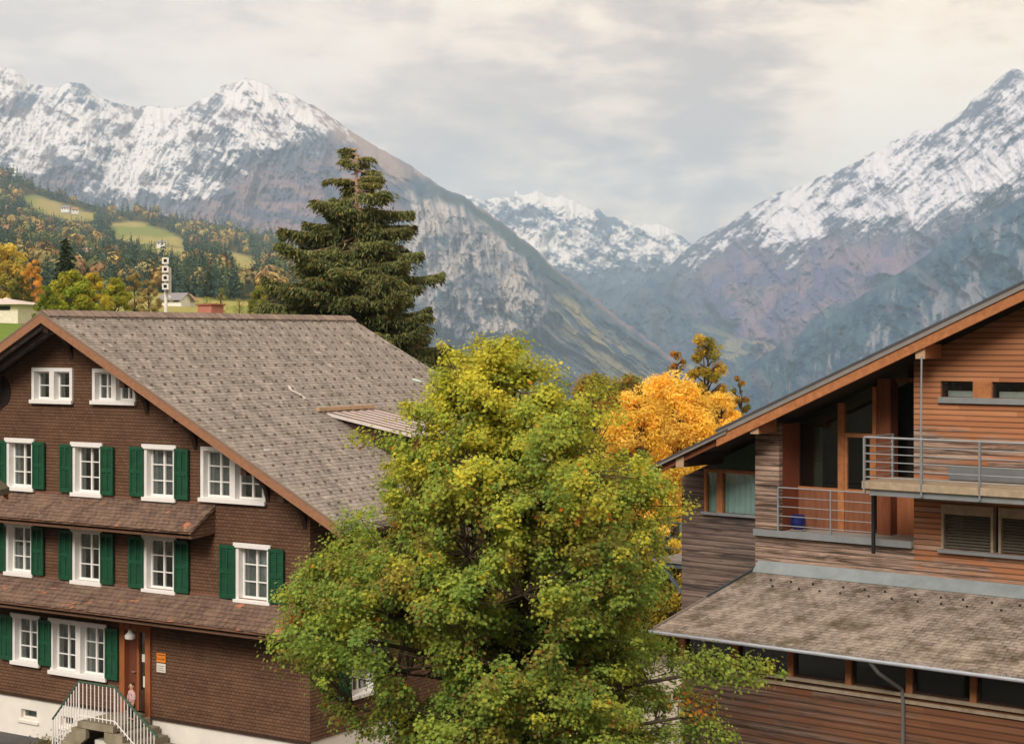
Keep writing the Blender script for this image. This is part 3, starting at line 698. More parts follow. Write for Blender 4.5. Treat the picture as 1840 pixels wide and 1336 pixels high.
    # snow guards: small dark hooks in a staggered net over the visible slope
    sg_ = MB(); slen = (E0 - XR) * math.sqrt(1 + K * K); r_i = 0; d_ = .35
    rnd = random.Random(4)
    while d_ < slen - .2:
        x_ = XR + d_ / math.sqrt(1 + K * K); z_ = ZR - K * (x_ - XR); y_ = Y0 + .25 + (.21 if r_i % 2 else 0) + (r_i % 4) * .05
        while y_ < Y1 - .15:
            j = rnd.uniform(-.05, .05); yy = y_ + j
            sg_.prism([(x_, yy - .028, z_ + .002), (x_, yy + .028, z_ + .002), (x_, yy + .028, z_ + .045), (x_, yy - .028, z_ + .045)], (.045, 0, -.02))
            y_ += .42
        d_ += .46; r_i += 1
    sg_.build('snow_guard', plain('dark snow hooks', (108, 97, 89), .8), rf, kind='stuff')
    # repairs: pale lead strip and a pale tile
    def on_roof(px, py):              # intersection with the visible slope, solved by bisection over y
        lo, hi = Y0, Y1
        best = None
        for i in range(600):
            y_ = lo + (hi - lo) * i / 599; x_, z_ = H.on_y(px, py, y_); e = abs(z_ - (ZR - K * (x_ - XR)))
            if best is None or e < best[0]: best = (e, x_, y_, z_)
        return Vector(best[1:])
    LEAD = plain('pale flashing', (196, 192, 190), .5, .2)
    st = MB(); up = Vector((K, 0, 1)).normalized() * .014
    pts = [on_roof(*q) for q in ((519, 694), (523, 702), (537, 708), (549, 717))]
    for a, b in zip(pts[:-1], pts[1:]): st.bar(a + up, b + up, .09, .012, up=up)
    st.build('flashing_strip', LEAD, rf)
    a = on_roof(741, 682); b = on_roof(756, 686); MB().bar(a + up, b + up, .14, .014, up=up).build('pale_tile', plain('pale tile', (190, 214, 204), .5), rf)
    # bargeboards
    bb = MB()
    for sg, xe in ((1, E0 + .02), (-1, EL - .02)):
        ze = ZR - K * abs(xe - XR)
        bb.prism([(XR, Y0 - .04, ZR - .03), (xe, Y0 - .04, ze - .03), (xe, Y0 - .04, ze - .26), (XR, Y0 - .04, ZR - .26)], (0, .037, 0))
    bb.build('bargeboard', FASCIA, rf)
    lid = MB()
    for sg, xe in ((1, E0 + .03), (-1, EL - .03)):
        ze = ZR - K * abs(xe - XR)
        lid.prism([(XR, Y0 - .05, ZR + .015), (xe, Y0 - .05, ze + .015), (xe, Y0 - .05, ze - .028), (XR, Y0 - .05, ZR - .028)], (0, .049, 0))
    lid.build('edge_trim', plain('grey verge tiles', (128, 112, 100), .8), rf)
    MB().box(E0 - .03, E0 + .0, Y0 + .0, Y1, ZR - K * (E0 - XR) - .26, ZR - K * (E0 - XR) - .162).build('eave_board', DARKW, rf)
    sf = MB()
    for sg, xe in ((1, E0 - .05), (-1, EL + .05)):
        ze = ZR - K * abs(xe - XR)
        for yy in (Y0 + .02, Y0 + .5): 
            sf.prism([(XR, yy, ZR - .165), (xe, yy, ze - .165), (xe, yy, ze - .265), (XR, yy, ZR - .265)], (0, .12, 0))
    sf.build('verge_rafter', DARKW, rf)
    # purlins carrying the overhang, with shaped brackets on the wall
    for x_ in (XR, XR + 2.75, XR - 2.75, XR + 4.4, XR + 6.75, XR - 5.4, -.15, 2 * XR + .15):
        zt = ZR - .27 - K * abs(x_ - XR)
        pr = MB(); pr.box(x_ - .09, x_ + .09, Y0 + .12, -.003, zt - .24, zt - .02).build('purlin', DARKW, rf)
        MB().prism([(x_ - .06, -.003, zt - .24), (x_ - .06, -.5, zt - .24), (x_ - .06, -.40, zt - .36), (x_ - .06, -.12, zt - .62), (x_ - .06, -.003, zt - .95)], (.12, 0, 0)).build('bracket', DARKW, R_)
    # rafters under the right eave
    ra = MB(); y_ = .3
    while y_ < D:
        ra.prism([(-.1, y_, top(-.1) + .09), (E0 - .06, y_, ZR - K * (E0 - .06 - XR) - .165), (E0 - .06, y_, ZR - K * (E0 - .06 - XR) - .27), (-.1, y_, top(-.1) - .03)], (0, .1, 0)); y_ += .8
    ra.build('rafter', DARKW, rf)
    # chimney on the far slope
    yc, z0 = H.on_x(384, 563, -9.1); CH = plain('red chimney plaster', (176, 116, 98), .85, var=.1)
    zc = H.on_x(384, 546, -9.1)[1]
    yc = H.on_x(383, 546, -8.75)[0]
    ch = MB().box(-9.35, -8.80, yc - .02, yc + .50, ZR - 1.2, zc - .05).build('chimney', CH, rf)
    MB().box(-9.39, -8.76, yc - .06, yc + .54, zc - .045, zc + .0).build('chimney_cap', plain('chimney cap', (150, 88, 70), .8), ch)
    # shed dormer
    T0 = on_roof(588, 743); T1 = on_roof(671, 734); Y_a, Y_b = T0[1], T0[1] + (T1[1] - T0[1])
    ex, ez = H.on_y(739, 779, Y_a)
    dm = MB(); dm.prism([(T0[0], Y_a, T0[2] + .03), (ex, Y_a, ez), (ex, Y_a, ez - .09), (T0[0], Y_a, T0[2] - .06)], (0, Y_b - Y_a, 0))
    RIB = plain('pale metal dormer sheet', (212, 202, 198), .5, .1)
    dr = dm.build('dormer_roof', RIB, rf)
    rb = MB(); n = 6
    for i in range(n + 1):
        y_ = Y_a + .02 + (Y_b - Y_a - .04) * i / n
        rb.prism([(T0[0], y_ - .02, T0[2] + .031), (ex, y_ - .02, ez + .001), (ex, y_ - .02, ez + .035), (T0[0], y_ - .02, T0[2] + .065)], (0, .035, 0))
    rb.build('standing_seam', plain('seam shade', (128, 112, 108), .5, .1), dr)  # rib shade put into a darker copy of the sheet colour
    MB().bar((T0[0] - .12, Y_a - .25, T0[2] + .12), (T0[0] - .12, Y_b + .0, T0[2] + .12), .12, .10).build('dormer_ridge', plain('dormer ridge trim', (180, 150, 120), .6), dr)
    zx = lambda x_: ZR - K * (x_ - XR)
    fx = ex - .35
    cheek = MB(); zt_ = lambda x_: T0[2] - .07 + (ez - T0[2]) * (x_ - T0[0]) / (ex - T0[0])
    for yy in (Y_a + .12, Y_b - .22): cheek.prism([(T0[0] + .3, yy, zx(T0[0] + .3)), (fx, yy, zx(fx) - .02), (fx, yy, zt_(fx)), (T0[0] + .3, yy, zt_(T0[0] + .3))], (0, .1, 0))
    cheek.box(fx - .1, fx, Y_a + .22, Y_b - .22, zx(fx) - .05, zt_(fx)); cheek.build('dormer_wall', DARKW, rf)
    ya, yb = Y_a + .5, Y_b - .5
    o_ = MB(); o_.box(fx + .003, fx + .06, ya, yb, zx(fx) + .14, zt_(fx) - .1).build('dormer_window', ORANGEW, rf)
    # pent roofs on the front
    def pent(xl, xr, zt, zb, dep, cheeky):
        m_ = MB(); m_.prism([(xl, -.004, zt), (xl, -dep, zb), (xl, -dep, zb - .07), (xl, -.004, zt - .10)], (xr - xl, 0, 0))
        o = m_.build('pent_roof', PENT, R_)
        MB().box(xl, xr, -dep - .025, -dep - .003, zb - .10, zb - .015).build('eave_board', wood_mat('pent eave board', (104, 76, 60), (132, 98, 78)), o)
        lp = MB()                     # ragged lower course of tiles
        x_ = xl; rn = random.Random(7)
        while x_ < xr - .17:
            q = rn.uniform(0, .035); sl = (zt - zb) / dep
            lp.prism([(x_, -dep + .10, zb + .10 * sl + .002), (x_, -dep - .05 - q, zb - (.05 + q) * sl + .004), (x_, -dep - .05 - q, zb - (.05 + q) * sl + .022), (x_, -dep + .10, zb + .10 * sl + .02)], (.165, 0, 0)); x_ += .17
        lp.build('edge_tiles', PENT, o)
        if cheeky: MB().prism([(xr - .12, -.005, zt - .12), (xr - .12, -dep + .04, zb - .075), (xr - .12, -dep + .04, zb - .22), (xr - .12, -.005, zb - .16)], (.10, 0, 0)).box(xl, xr - .12, -dep + .05, -.005, zb - .22, zb - .16).build('cheek', SHING, o)
        MB().box(xl, xr, -.03, -.005, zt + .004, zt + .05).build('flashing', plain('pent flashing', (124, 88, 72), .7), o)
    pent(-16.1, -2.98, 6.55, 6.01, .86, True)
    pent(-16.1, .02, 4.30, 3.83, 1.02, True)
    # entrance: recessed door between two timber posts
    px_ = MB()
    for a in (dx, dx2): px_.box(a - .09, a + .09, -.06, .12, 1.08, hz + .05)
    px_.box(dx + .09, dx2 - .09, -.05, .12, hz - .12, hz + .05)
    df = px_.build('door_frame', ORANGEW, R_)
    door = MB().box(dx + .09, dx + .40, .10, .16, 1.17, hz - .12).build('door', wood_mat('red brown door', (92, 50, 34), (118, 68, 48), (6, 6, .6)), R_)
    MB().box(dx + .40, dx + .47, .07, .16, 1.17, hz - .12).build('door_jamb', ORANGEW, door)
    gl = MB().box(dx + .47, dx2 - .09, .12, .13, 1.7, hz - .14).build('door_glass', GLASS, door)
    MB().box(dx + .58, dx2 - .18, .112, .116, 1.78, 2.06).build('door_notice', WHITE2, door)
    MB().box(dx + .54, dx2 - .22, .112, .116, 2.42, 2.62).build('door_notice', WHITE2, door)
    MB().box(dx + .47, dx2 - .09, .10, .16, 1.17, 1.7).build('door_panel', DARKW, door)
    MB().tube([(dx + .35, .10, 2.15), (dx + .35, .04, 2.15), (dx + .26, .04, 2.15)], .014).build('door_handle', METAL, door)
    MB().box(dx - .02, dx + .09, .165, .6, 1.13, hz).box(dx2 - .09, dx2 + .02, .165, .6, 1.13, hz).box(dx, dx2, .165, .6, hz + .002, hz + .1).build('door_recess', ORANGEW, R_)
    MB().box(dx, dx2, -.05, .3, 1.10, 1.16).build('doorstep', CONC, R_)
    # lamp on a rod below the pent roof
    lx, lz = H.on_y(234, 1142, -.35)
    lm = MB().tube([(lx, -.35, lz + .16), (lx, -.35, lz + .5)], .012).build('lamp_rod', IRON, R_)
    MB().tube([(lx, -.35, lz - .09), (lx, -.35, lz - .07), (lx, -.35, lz + .02), (lx, -.35, lz + .09)], [.05, .12, .14, .05], 14).build('lamp_shade', plain('white lamp globe', (220, 220, 216), .3), lm, smooth=True) if False else MB().tube([(lx, -.35, lz - .09), (lx, -.35, lz - .06), (lx, -.35, lz + .02), (lx, -.35, lz + .09), (lx, -.35, lz + .17)], [.05, .13, .14, .07, .03], 14).build('lamp_shade', plain('white lamp globe', (220, 220, 216), .3), lm)
    cx_, cz_ = H.on_y(8, 690, 0)       # round louvre opening high on the gable
    o = MB(); n = 24
    o.prism([(cx_ - .1 + .36 * math.cos(2 * math.pi * i / n), -.02, cz_ - .2 + .42 * math.sin(2 * math.pi * i / n)) for i in range(n)], (0, .015, 0)); o.build('round_vent', plain('dark vent', (40, 30, 26), .9), R_)  # flat dark disc stands in for the opening
build_left()

# things on and by the chalet
def on_left(name, px0, px1, py0, py1, y, dep, mat, label, cat):
    H = LH; x0, z1 = H.on_y(px0, py0, y); x1, _ = H.on_y(px1, py0, y); _, z0 = H.on_y(px0, py1, y)
    r = empty(name, label=label, cat=cat)
    M_ = H.root.matrix_basis
    ang = math.radians(-32.9); c_ = (x0 + x1) / 2
    r.location = (H.o[0] + H.x[0] * c_ + H.y[0] * y, H.o[1] + H.x[1] * c_ + H.y[1] * y, z0); r.rotation_euler = (0, 0, ang)
    return r, (x1 - x0), (z1 - z0)
r, w_, h_ = on_left('sign', 282, 298, 1171.5, 1187.7, -.02, .02, None, 'orange two-row sign plate on the brown wall right of the entrance', 'sign')
OR = plain('orange sign enamel', (238, 138, 48), .4, var=.04)
MB().box(-w_ / 2, w_ / 2, -.012, 0, h_ * .52, h_).build('plate', OR, r); MB().box(-w_ / 2, w_ / 2, -.012, 0, 0, h_ * .48).build('plate', OR, r)
LET = plain('dark sign lettering', (120, 60, 20), .5)
for zz_ in (.72, .24):
    q = MB(); x_ = -w_ / 2 + .03; rn = random.Random(int(zz_ * 100))
    while x_ < w_ / 2 - .05:
        wd = rn.uniform(.012, .03); q.box(x_, x_ + wd, -.0145, -.0125, h_ * zz_, h_ * zz_ + .035); x_ += wd + rn.choice((.008, .008, .02))
    q.build('lettering', LET, r)
r, w_, h_ = on_left('sign', 282, 298, 1190, 1205.6, -.02, .02, None, 'white notice plate below the orange sign beside the entrance', 'sign')
MB().box(-w_ / 2, w_ / 2, -.012, 0, 0, h_).build('plate', WHITE2, r)
q = MB()
for k in range(4): q.box(-w_ / 2 + .03, w_ / 2 - .04 - .03 * (k % 2), -.0145, -.0125, h_ - .07 - k * .055, h_ - .055 - k * .055)
q.build('lettering', plain('grey notice print', (120, 118, 100), .5), r)

# entrance stair: landing, steps falling to both sides along the wall, railing
def build_stair():
    H = LH; root = empty('entrance_stair', (H.o[0], H.o[1], 0), math.radians(-32.9), label='concrete entrance stair with white railing and green handrail in front of the chalet door', cat='stairs')
    d0, _ = H.on_y(213, 1290, 0); d1, _ = H.on_y(273, 1290, 0)
    L0, L1 = d0 - .05, d1 + .02          # landing
    zt = 1.10; W0, W1 = -.06, -1.35
    MB().box(L0, L1, W1, W0, zt - .16, zt).build('landing', CONC, root, bevel=.01)
    for sg, xs in ((1, L1), (-1, L0)):
        n = 6; rise = zt / n; tr = .29 if sg > 0 else .19
        for i in range(n - 1):
            z_ = zt - rise * (i + 1); a = xs + sg * tr * i; b = xs + sg * (tr * (i + 1) + .03)
            MB().box(a, b, W1, W0, max(z_ - .20, 0.02), z_).build('step', CONC, root, bevel=.012)
        e = xs + sg * tr * (n - 1)
        s_ = MB()
        for yy in (W1 - .002, W0 - .14):
            s_.prism([(xs - sg * .3, yy, zt - .17), (xs - sg * .0, yy, zt - .17), (e, yy, 0.02), (e - sg * .45, yy, 0.02), (xs - sg * .3, yy, zt - .40)], (0, .12, 0))
        s_.build('string_wall', CONC, root)
    # railing along the front
    def rail(pts, hr):
        tops = [Vector(p) + Vector((0, 0, .92)) for p in pts]
        MB().tube(tops, .028, 8).build('handrail', HANDRAIL, hr) 
        low = MB(); low.tube([Vector(p) + Vector((0, 0, .08)) for p in pts], .014, 6)
        for a, b in zip(pts[:-1], pts[1:]):
            a = Vector(a); b = Vector(b); n = max(1, int((b - a).length / .13))
            for i in range(n):
                p = a + (b - a) * (i / n); low.tube([p + Vector((0, 0, .0)), p + Vector((0, 0, .91))], .014 if i else .022, 6)
        low.build('railing', WHITE, hr)
    yy = W1 + .06; tr5 = .29 * 5
    rail([(L0 - .19 * 5, yy, .1), (L0, yy, zt + .05), (L1, yy, zt + .05), (L1 + tr5, yy, .1)], root)
    MB().box(L0 + .25, L1 - .5, W1 + .35, W0 - .3, .02, .60).build('landing_pier', PLASTER, root)
    return L0, L1, zt
ST = build_stair()
r = empty('bin', (0, 0, 0), label='pale box standing under the arch of the entrance stair', cat='box')
xb = LH.on_y(180, 1330, -1.45)[0]
r.location = (LH.o[0] + LH.x[0] * xb + LH.y[0] * -1.75, LH.o[1] + LH.x[1] * xb + LH.y[1] * -1.75, .02); r.rotation_euler = (0, 0, math.radians(-32.9))
MB().box(-.72, .72, -.3, .3, 0, .42).build('body', plain('pale grey plastic', (176, 182, 184), .5), r, bevel=.02)
MB().box(-.75, .75, -.33, .33, .43, .48).build('lid', plain('off white lid', (206, 200, 196), .5), r, bevel=.015)
# ================================================================ timber house on the right
def siding(name, row=.125, grey_lo=4.9, seed=0.0, bias=0.0, tone=1.0, dark=(46, 30, 24)):
    """larch boards, orange where sheltered and grey where rain reaches them"""
    m, t, p = new_mat(name, .72, 0, .2); co = obj_co(t); x, y, z = t.xyz(co)
    r_ = t.math('FLOOR', t.math('DIVIDE', z, row)); fr = t.math('FRACT', t.math('DIVIDE', z, row))
    run = t.math('ADD', t.math('ADD', x, y), t.math('MULTIPLY', r_, 1.37)); seg = t.math('FLOOR', t.math('DIVIDE', run, 2.6))
    wn = t.n('ShaderNodeTexWhiteNoise', noise_dimensions='3D', ins={'Vector': t.comb(r_, seg, seed)}).outputs[0]
    grain = t.noise(t.scale(co, (.22, .22, 22)), 2.0, 7, .65, .6)
    c_ = t.mix(t.math('MULTIPLY_ADD', wn, .6, .2), lin((148, 94, 64)), lin((198, 140, 100)))
    c_ = t.mix(t.ramp(grain, [(.35, .5), (.62, 0)]), c_, lin((112, 64, 42)))
    big = t.noise(t.scale(co, (.55, .55, 2.6)), 1.0, 7, .68, .8)
    # weathering grows towards the exposed left and the foot of the wall
    ex = t.math('ADD', t.math('MULTIPLY', t.math('SUBTRACT', 4.4, x), .055), t.math('MULTIPLY', t.math('SUBTRACT', 7.1, z), .075))
    wv = t.math('ADD', t.math('ADD', t.math('MULTIPLY', big, .9), t.math('MULTIPLY', t.math('SUBTRACT', wn, .5), .22)), t.math('ADD', ex, bias))
    zb_ = t.math('DIVIDE', t.math('SUBTRACT', z, 7.95), .6); splash = t.math('POWER', 2.718, t.math('MULTIPLY', t.math('MULTIPLY', zb_, zb_), -1))
    wv = t.math('ADD', wv, t.math('MULTIPLY', t.math('MULTIPLY', splash, t.ramp(x, [(.0, 0), (.001, 1)])), .40))
    wv = t.math('ADD', wv, t.math('MULTIPLY', t.math('SUBTRACT', t.noise(t.scale(co, (.4, .4, 9)), 1.6, 6, .7, .4), .5), .55))
    g1 = t.ramp(wv, [(.46, 0), (.66, 1)])
    gcol = t.mix(t.ramp(grain, [(.32, 0), (.66, 1)]), lin((66, 57, 53)), lin((196, 172, 156)))
    c_ = t.mix(t.math('MULTIPLY', g1, .86), c_, gcol)
    dk = t.ramp(t.noise(t.scale(co, (.35, .35, 5)), 1.7, 6, .7, .5), [(.46, 0), (.62, .9)])
    c_ = t.mix(t.math('MULTIPLY', dk, g1), c_, lin((54, 44, 40)))
    gap = t.ramp(fr, [(.0, 1), (.26, .0), (.86, 0), (1.0, .9)])
    c_ = t.mix(t.math('MULTIPLY', gap, .8), c_, lin((38, 26, 20)))
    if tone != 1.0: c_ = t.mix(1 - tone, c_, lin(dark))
    t.L.new(c_, p.inputs['Base Color'])
    b = t.n('ShaderNodeBump', ins={'Strength': 1.0, 'Distance': .025}); t.L.new(t.math('ADD', t.math('MULTIPLY', fr, -.8), t.math('MULTIPLY', grain, .25)), b.inputs['Height']); t.L.new(b.outputs[0], p.inputs['Normal'])
    return m
SID = siding('weathered larch siding', bias=.26); SID_UP = siding('sheltered larch siding', seed=3.0, bias=.02)
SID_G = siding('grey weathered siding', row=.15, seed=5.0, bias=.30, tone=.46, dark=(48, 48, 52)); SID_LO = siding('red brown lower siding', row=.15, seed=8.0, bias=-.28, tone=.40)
LARCH = wood_mat('orange larch beam', (146, 92, 56), (182, 122, 80), (1, .3, 1), nsc=7)
LARCHD = wood_mat('dark larch panel', (104, 58, 38), (136, 80, 52), (4, 4, .5), nsc=4)
ROOFM = plain('dark roof sheet', (84, 84, 88), .5, .3)
TRIMM = plain('grey verge metal', (140, 136, 134), .5, .3)
LEANM = roof_tiles('mottled lean-to tiles', (116, 106, 98), (156, 144, 134), (52, 46, 42), 5.1, .155, .24, 'x', lichen=((84, 76, 56), 1.0, .50), streak=.95)
LEAD = plain('blue grey flashing', (140, 150, 154), .5, .2, var=.16, sc=2)
RH = House('timber_house', 6.02, 42.0, -39.3, label='modern timber house with orange larch boards, steel balcony and long tiled lean-to roof', cat='house')
def build_right():
    H = RH; R_ = H.root
    Z0 = 7.46; K = .444; XE = -2.6; YF = -1.0; XRG = 9.2; YB = 10.0
    zr = lambda x_: Z0 + K * (x_ - XE)          # top of roof
    und = lambda x_: zr(x_) - .36
    xs = lambda px, y: H.on_y(px, 900, y)[0]
    xa = xs(1400, 0); xb = xs(1642, 0)
    zl = H.on_y(1405, 955, 0)[1]                # loggia floor edge
    zw = H.on_y(1692, 985, 0)[1]; zwt = H.on_y(1692, 905, 0)[1]; xw0 = xs(1692, 0); xm0 = xs(1787, 0); 
    s0, st = H.on_y(1690, 684, 0); sb = H.on_y(1690, 713, 0)[1]
    XEND = 16.0
    # pillar at the corner
    holed('corner_pillar', [(0, 4.98), (xa, 4.98), (xa, und(xa)), (0, und(0))], [], lambda a, b, d_: (a, d_, b), .16, SID, R_)
    # right block
    xmid = 2 * XRG
    pts = [(xb, 4.98), (XEND, 4.98), (XEND, und(xmid - XEND)), (XRG, und(XRG)), (xb, und(xb))]
    mid1 = xs(1750, 0); mid2 = xs(1782, 0)
    bw = [(xw0, xw0 + 1.25), (xw0 + 1.37, xw0 + 2.6), (xw0 + 3.6, xw0 + 4.9)]
    strips = [(s0, mid1 - .02), (mid2, mid2 + 1.6), (mid2 + 1.95, mid2 + 3.5)]
    hs = [[(a, zw), (b, zw), (b, zwt), (a, zwt)] for a, b in [(bw[0][0], bw[1][1]), bw[2]]] + [[(a, sb), (b, sb), (b, st), (a, st)] for a, b in strips]
    holed('upper_wall', pts, hs, lambda a, b, d_: (a, d_, b), .22, SID_UP, R_)
    xc = xb + .003
    holed('return_wall', [(.003, 4.98), (2.2, 4.98), (2.2, und(xb)), (.003, und(xb))], [], lambda a, b, d_: (xb + d_, a, b), .2, SID, R_)
    # wall strip below the loggia
    holed('parapet_wall', [(xa, 4.98), (xb, 4.98), (xb, zl - .02), (xa, zl - .02)], [], lambda a, b, d_: (a, d_, b), .16, SID, R_)
    # loggia: floor, side, glazed back wall
    DB = .95
    MB().box(xa, xb, -.12, 2.0, zl - .10, zl).build('loggia_floor', plain('grey loggia slab', (150, 150, 148), .6), R_)
    MB().box(.02, xb, -.14, -.123, zl - .12, zl + .04).build('loggia_edge', METAL, R_)
    MB().box(xa - .25, xa - .003, .17, DB + .1, 4.98, und(xa) - .03).build('loggia_side', wood_mat('red brown boards', (104, 52, 34), (132, 70, 46), (1, 1, 5)), R_)
    gx0 = xs(1432, DB); gx1 = xs(1507, DB); p1a, p1b = xs(1507, DB), xs(1518, DB); p2a, p2b = xs(1569, DB), xs(1600, DB)
    zs = H.on_y(1470, 879, DB)[1]; zt = H.on_y(1545, 782, DB)[1]
    wl = MB(); wl.box(xa, gx0, DB, DB + .1, zl, und(xa) - .02); wl.build('loggia_wall', LARCHD, R_)
    MB().box(gx0, p2a, DB + .002, DB + .1, zl, zs).build('loggia_panel', wood_mat('orange brown panel', (112, 68, 48), (138, 90, 64), (4, 4, .5), nsc=3), R_)
    MB().box(p2b, xb, DB + .35, DB + .42, zl, zs + .1).build('loggia_panel', wood_mat('pale orange panel', (150, 90, 58), (176, 112, 76), (4, 4, .5), nsc=3), R_)
    fr = MB(); fr.box(p1a, p1b, DB - .05, DB + .12, zl, und(p1a)).box(p2a, p2a + .10, DB - .05, DB + .12, zs, und(p2a)).box(p1b, p2a, DB - .02, DB + .08, zt - .05, zt + .05).box(p1b, p1b + .07, DB - .02, DB + .06, zs, zt - .05).box(p2a - .08, p2a, DB - .02, DB + .06, zs, zt - .05)
    fr.box(gx0, gx0 + .04, DB - .02, DB + .06, zs, und(gx0)).box(gx0, p2a, DB - .03, DB + .0, zs, zs + .06)
    gf = fr.build('loggia_window', LARCH, R_)
    g_ = MB(); g_.prism([(gx0 + .04, DB + .03, zs), (p1a, DB + .03, zs), (p1a, DB + .03, und(p1a)), (gx0 + .04, DB + .03, und(gx0))], (0, .01, 0)).build('glass', GLASS, gf)
    g_ = MB(); g_.prism([(p1b, DB + .03, zt + .05), (p2a, DB + .03, zt + .05), (p2a, DB + .03, und(p2a)), (p1b, DB + .03, und(p1b))], (0, .01, 0)).build('glass', GLASS, gf)
    MB().box(p1b + .07, p2a - .08, DB + .03, DB + .04, zs, zt - .05).build('glass', GLASS, gf)
    MB().box(p2a + .1, p2b, DB + .0, DB + .4, zl, und(p2b)).build('loggia_post', LARCHD, R_)
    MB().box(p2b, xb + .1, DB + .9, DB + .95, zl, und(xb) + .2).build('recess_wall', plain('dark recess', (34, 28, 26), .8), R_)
    MB().box(xs(1606, DB), xs(1640, DB), DB + .1, DB + .16, H.on_y(1620, 683, DB)[1] - .05, H.on_y(1620, 683, DB)[1] + .05).build('recess_rail', LARCHD, R_)
    # dim room behind the glazing with a curtain
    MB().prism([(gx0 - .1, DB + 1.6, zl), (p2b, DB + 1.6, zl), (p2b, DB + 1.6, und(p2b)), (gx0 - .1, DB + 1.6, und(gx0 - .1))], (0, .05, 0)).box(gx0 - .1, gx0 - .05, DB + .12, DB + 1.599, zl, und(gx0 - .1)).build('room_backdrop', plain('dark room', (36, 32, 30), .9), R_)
    wavy_curtain(gf, gx0 + .3, gx0 + .55, DB + .3, zs, und(gx0) - .1, plain('olive curtain', (70, 72, 58), .9), 3)
    # left set-back wall with curtained window
    ya = 1.0; xl = H.on_y(1225, 900, ya)[0]
    w0 = H.on_y(1266, 845, ya)[0]; w1 = H.on_y(1362, 845, ya)[0]; wt = H.on_y(1266, 847, ya)[1]; wb = H.on_y(1266, 918, ya)[1]
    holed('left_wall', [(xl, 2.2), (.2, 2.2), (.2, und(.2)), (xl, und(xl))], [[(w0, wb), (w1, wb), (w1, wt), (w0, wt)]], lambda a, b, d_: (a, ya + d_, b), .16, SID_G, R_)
    gp0 = H.on_y(1292, 800, ya)[0]
    MB().prism([(gp0, ya - .02, wt + .10), (w1, ya - .02, wt + .10), (w1, ya - .02, und(w1)), (gp0, ya - .02, und(gp0))], (0, .017, 0)).build('green_panel', plain('dark green panel', (52, 72, 54), .7, var=.25, sc=9), R_)
    xm = H.on_y(1299, 880, ya)[0]; f = MB(); y0_, y1_ = ya - .03, ya + .1
    f.box(w0, w0 + .07, y0_, y1_, wb, wt).box(xm - .17, xm, y0_, y1_, wb, wt).box(w0, w1, y0_ - .004, y1_, wt, wt + .08)
    wf = f.build('window', LARCH, R_)
    MB().box(w0 - .06, w1, ya - .10, ya - .031, wb - .07, wb).build('sill', METAL, wf)
    MB().box(w0 + .07, w1, ya + .05, ya + .056, wb, wt).build('glass', GLASS, wf)
    wavy_curtain(wf, w0 + .07, xm - .18, ya + .12, wb, wt, plain('pale blue curtain', (176, 196, 196), .9), 3)
    wavy_curtain(wf, xm, w1, ya + .12, wb, wt, plain('pale blue curtain wide', (176, 196, 196), .9), 6)
    # left gable flank and back
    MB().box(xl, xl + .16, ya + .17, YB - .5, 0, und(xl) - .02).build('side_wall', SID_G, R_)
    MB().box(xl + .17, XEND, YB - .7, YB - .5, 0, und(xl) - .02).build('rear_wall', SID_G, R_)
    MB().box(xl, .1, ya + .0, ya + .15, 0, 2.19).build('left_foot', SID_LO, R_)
    # roof: two tiers
    def slab(x0, x1, off, th, y0, y1, name, mat):
        m_ = MB(); m_.prism([(x0, y0, zr(x0) + off), (x1, y0, zr(x1) + off), (x1, y0, zr(x1) + off - th), (x0, y0, zr(x0) + off - th)], (0, y1 - y0, 0)); return m_.build(name, mat, R_)
    x_s = H.on_y(1285, 770, YF)[0]
    rf = slab(x_s, XRG, 0.02, .06, YF, YB, 'roof', ROOFM)
    tag(rf)
    def sl2(x0, x1, off, th, y0, y1, name, mat, par=rf):
        m_ = MB(); m_.prism([(x0, y0, zr(x0) + off), (x1, y0, zr(x1) + off), (x1, y0, zr(x1) + off - th), (x0, y0, zr(x0) + off - th)], (0, y1 - y0, 0)); return m_.build(name, mat, par)
    sl2(x_s + .05, XRG, -.043, .11, YF + .015, YF + .05, 'verge_trim', TRIMM)
    sl2(XE, x_s + .35, -.09, .05, YF, YB, 'lower_roof', ROOFM)
    sl2(XE + .03, x_s + .3, -.143, .06, YF + .012, YF + .05, 'verge_trim', TRIMM)
    sl2(XE + .1, XRG, -.155, .05, YF + .10, YB, 'soffit', DARKW)
    sl2(x_s, XRG, -.155, .24, YF + .055, YF + .14, 'bargeboard', LARCH)
    sl2(XE + .15, x_s - .003, -.205, .14, YF + .16, YF + .26, 'bargeboard', wood_mat('shaded larch rafter', (112, 66, 42), (140, 86, 56)))  # lower-tier rafter takes a darker larch copy, shade put into its colour
    # falling side of the roof beyond the ridge
    MB().prism([(XRG, YF, zr(XRG) + .02), (XRG + 9, YF, zr(XRG) + .02 - 9 * K), (XRG + 9, YF, zr(XRG) - .2 - 9 * K), (XRG, YF, zr(XRG) - .2)], (0, YB - YF, 0)).build('far_slope', ROOFM, rf)
    # purlins
    for px, py, ww in ((1356, 764, .2), (1654, 628, .2), (1222, 828, .15)):
        x_, z_ = H.on_y(px, py, -.85)
        pr = MB().box(x_ - .11, x_ + .11, -.84, (ya if px < 1300 else 0) - .003, z_ - ww, z_ + .12).build('purlin', LARCH if px > 1300 else DARKW, R_)
        MB().box(x_ - .115, x_ + .115, -.87, -.843, z_ - ww - .005, z_ + .125).build('end_cap', plain('pale end grain', (178, 150, 122), .7), pr)
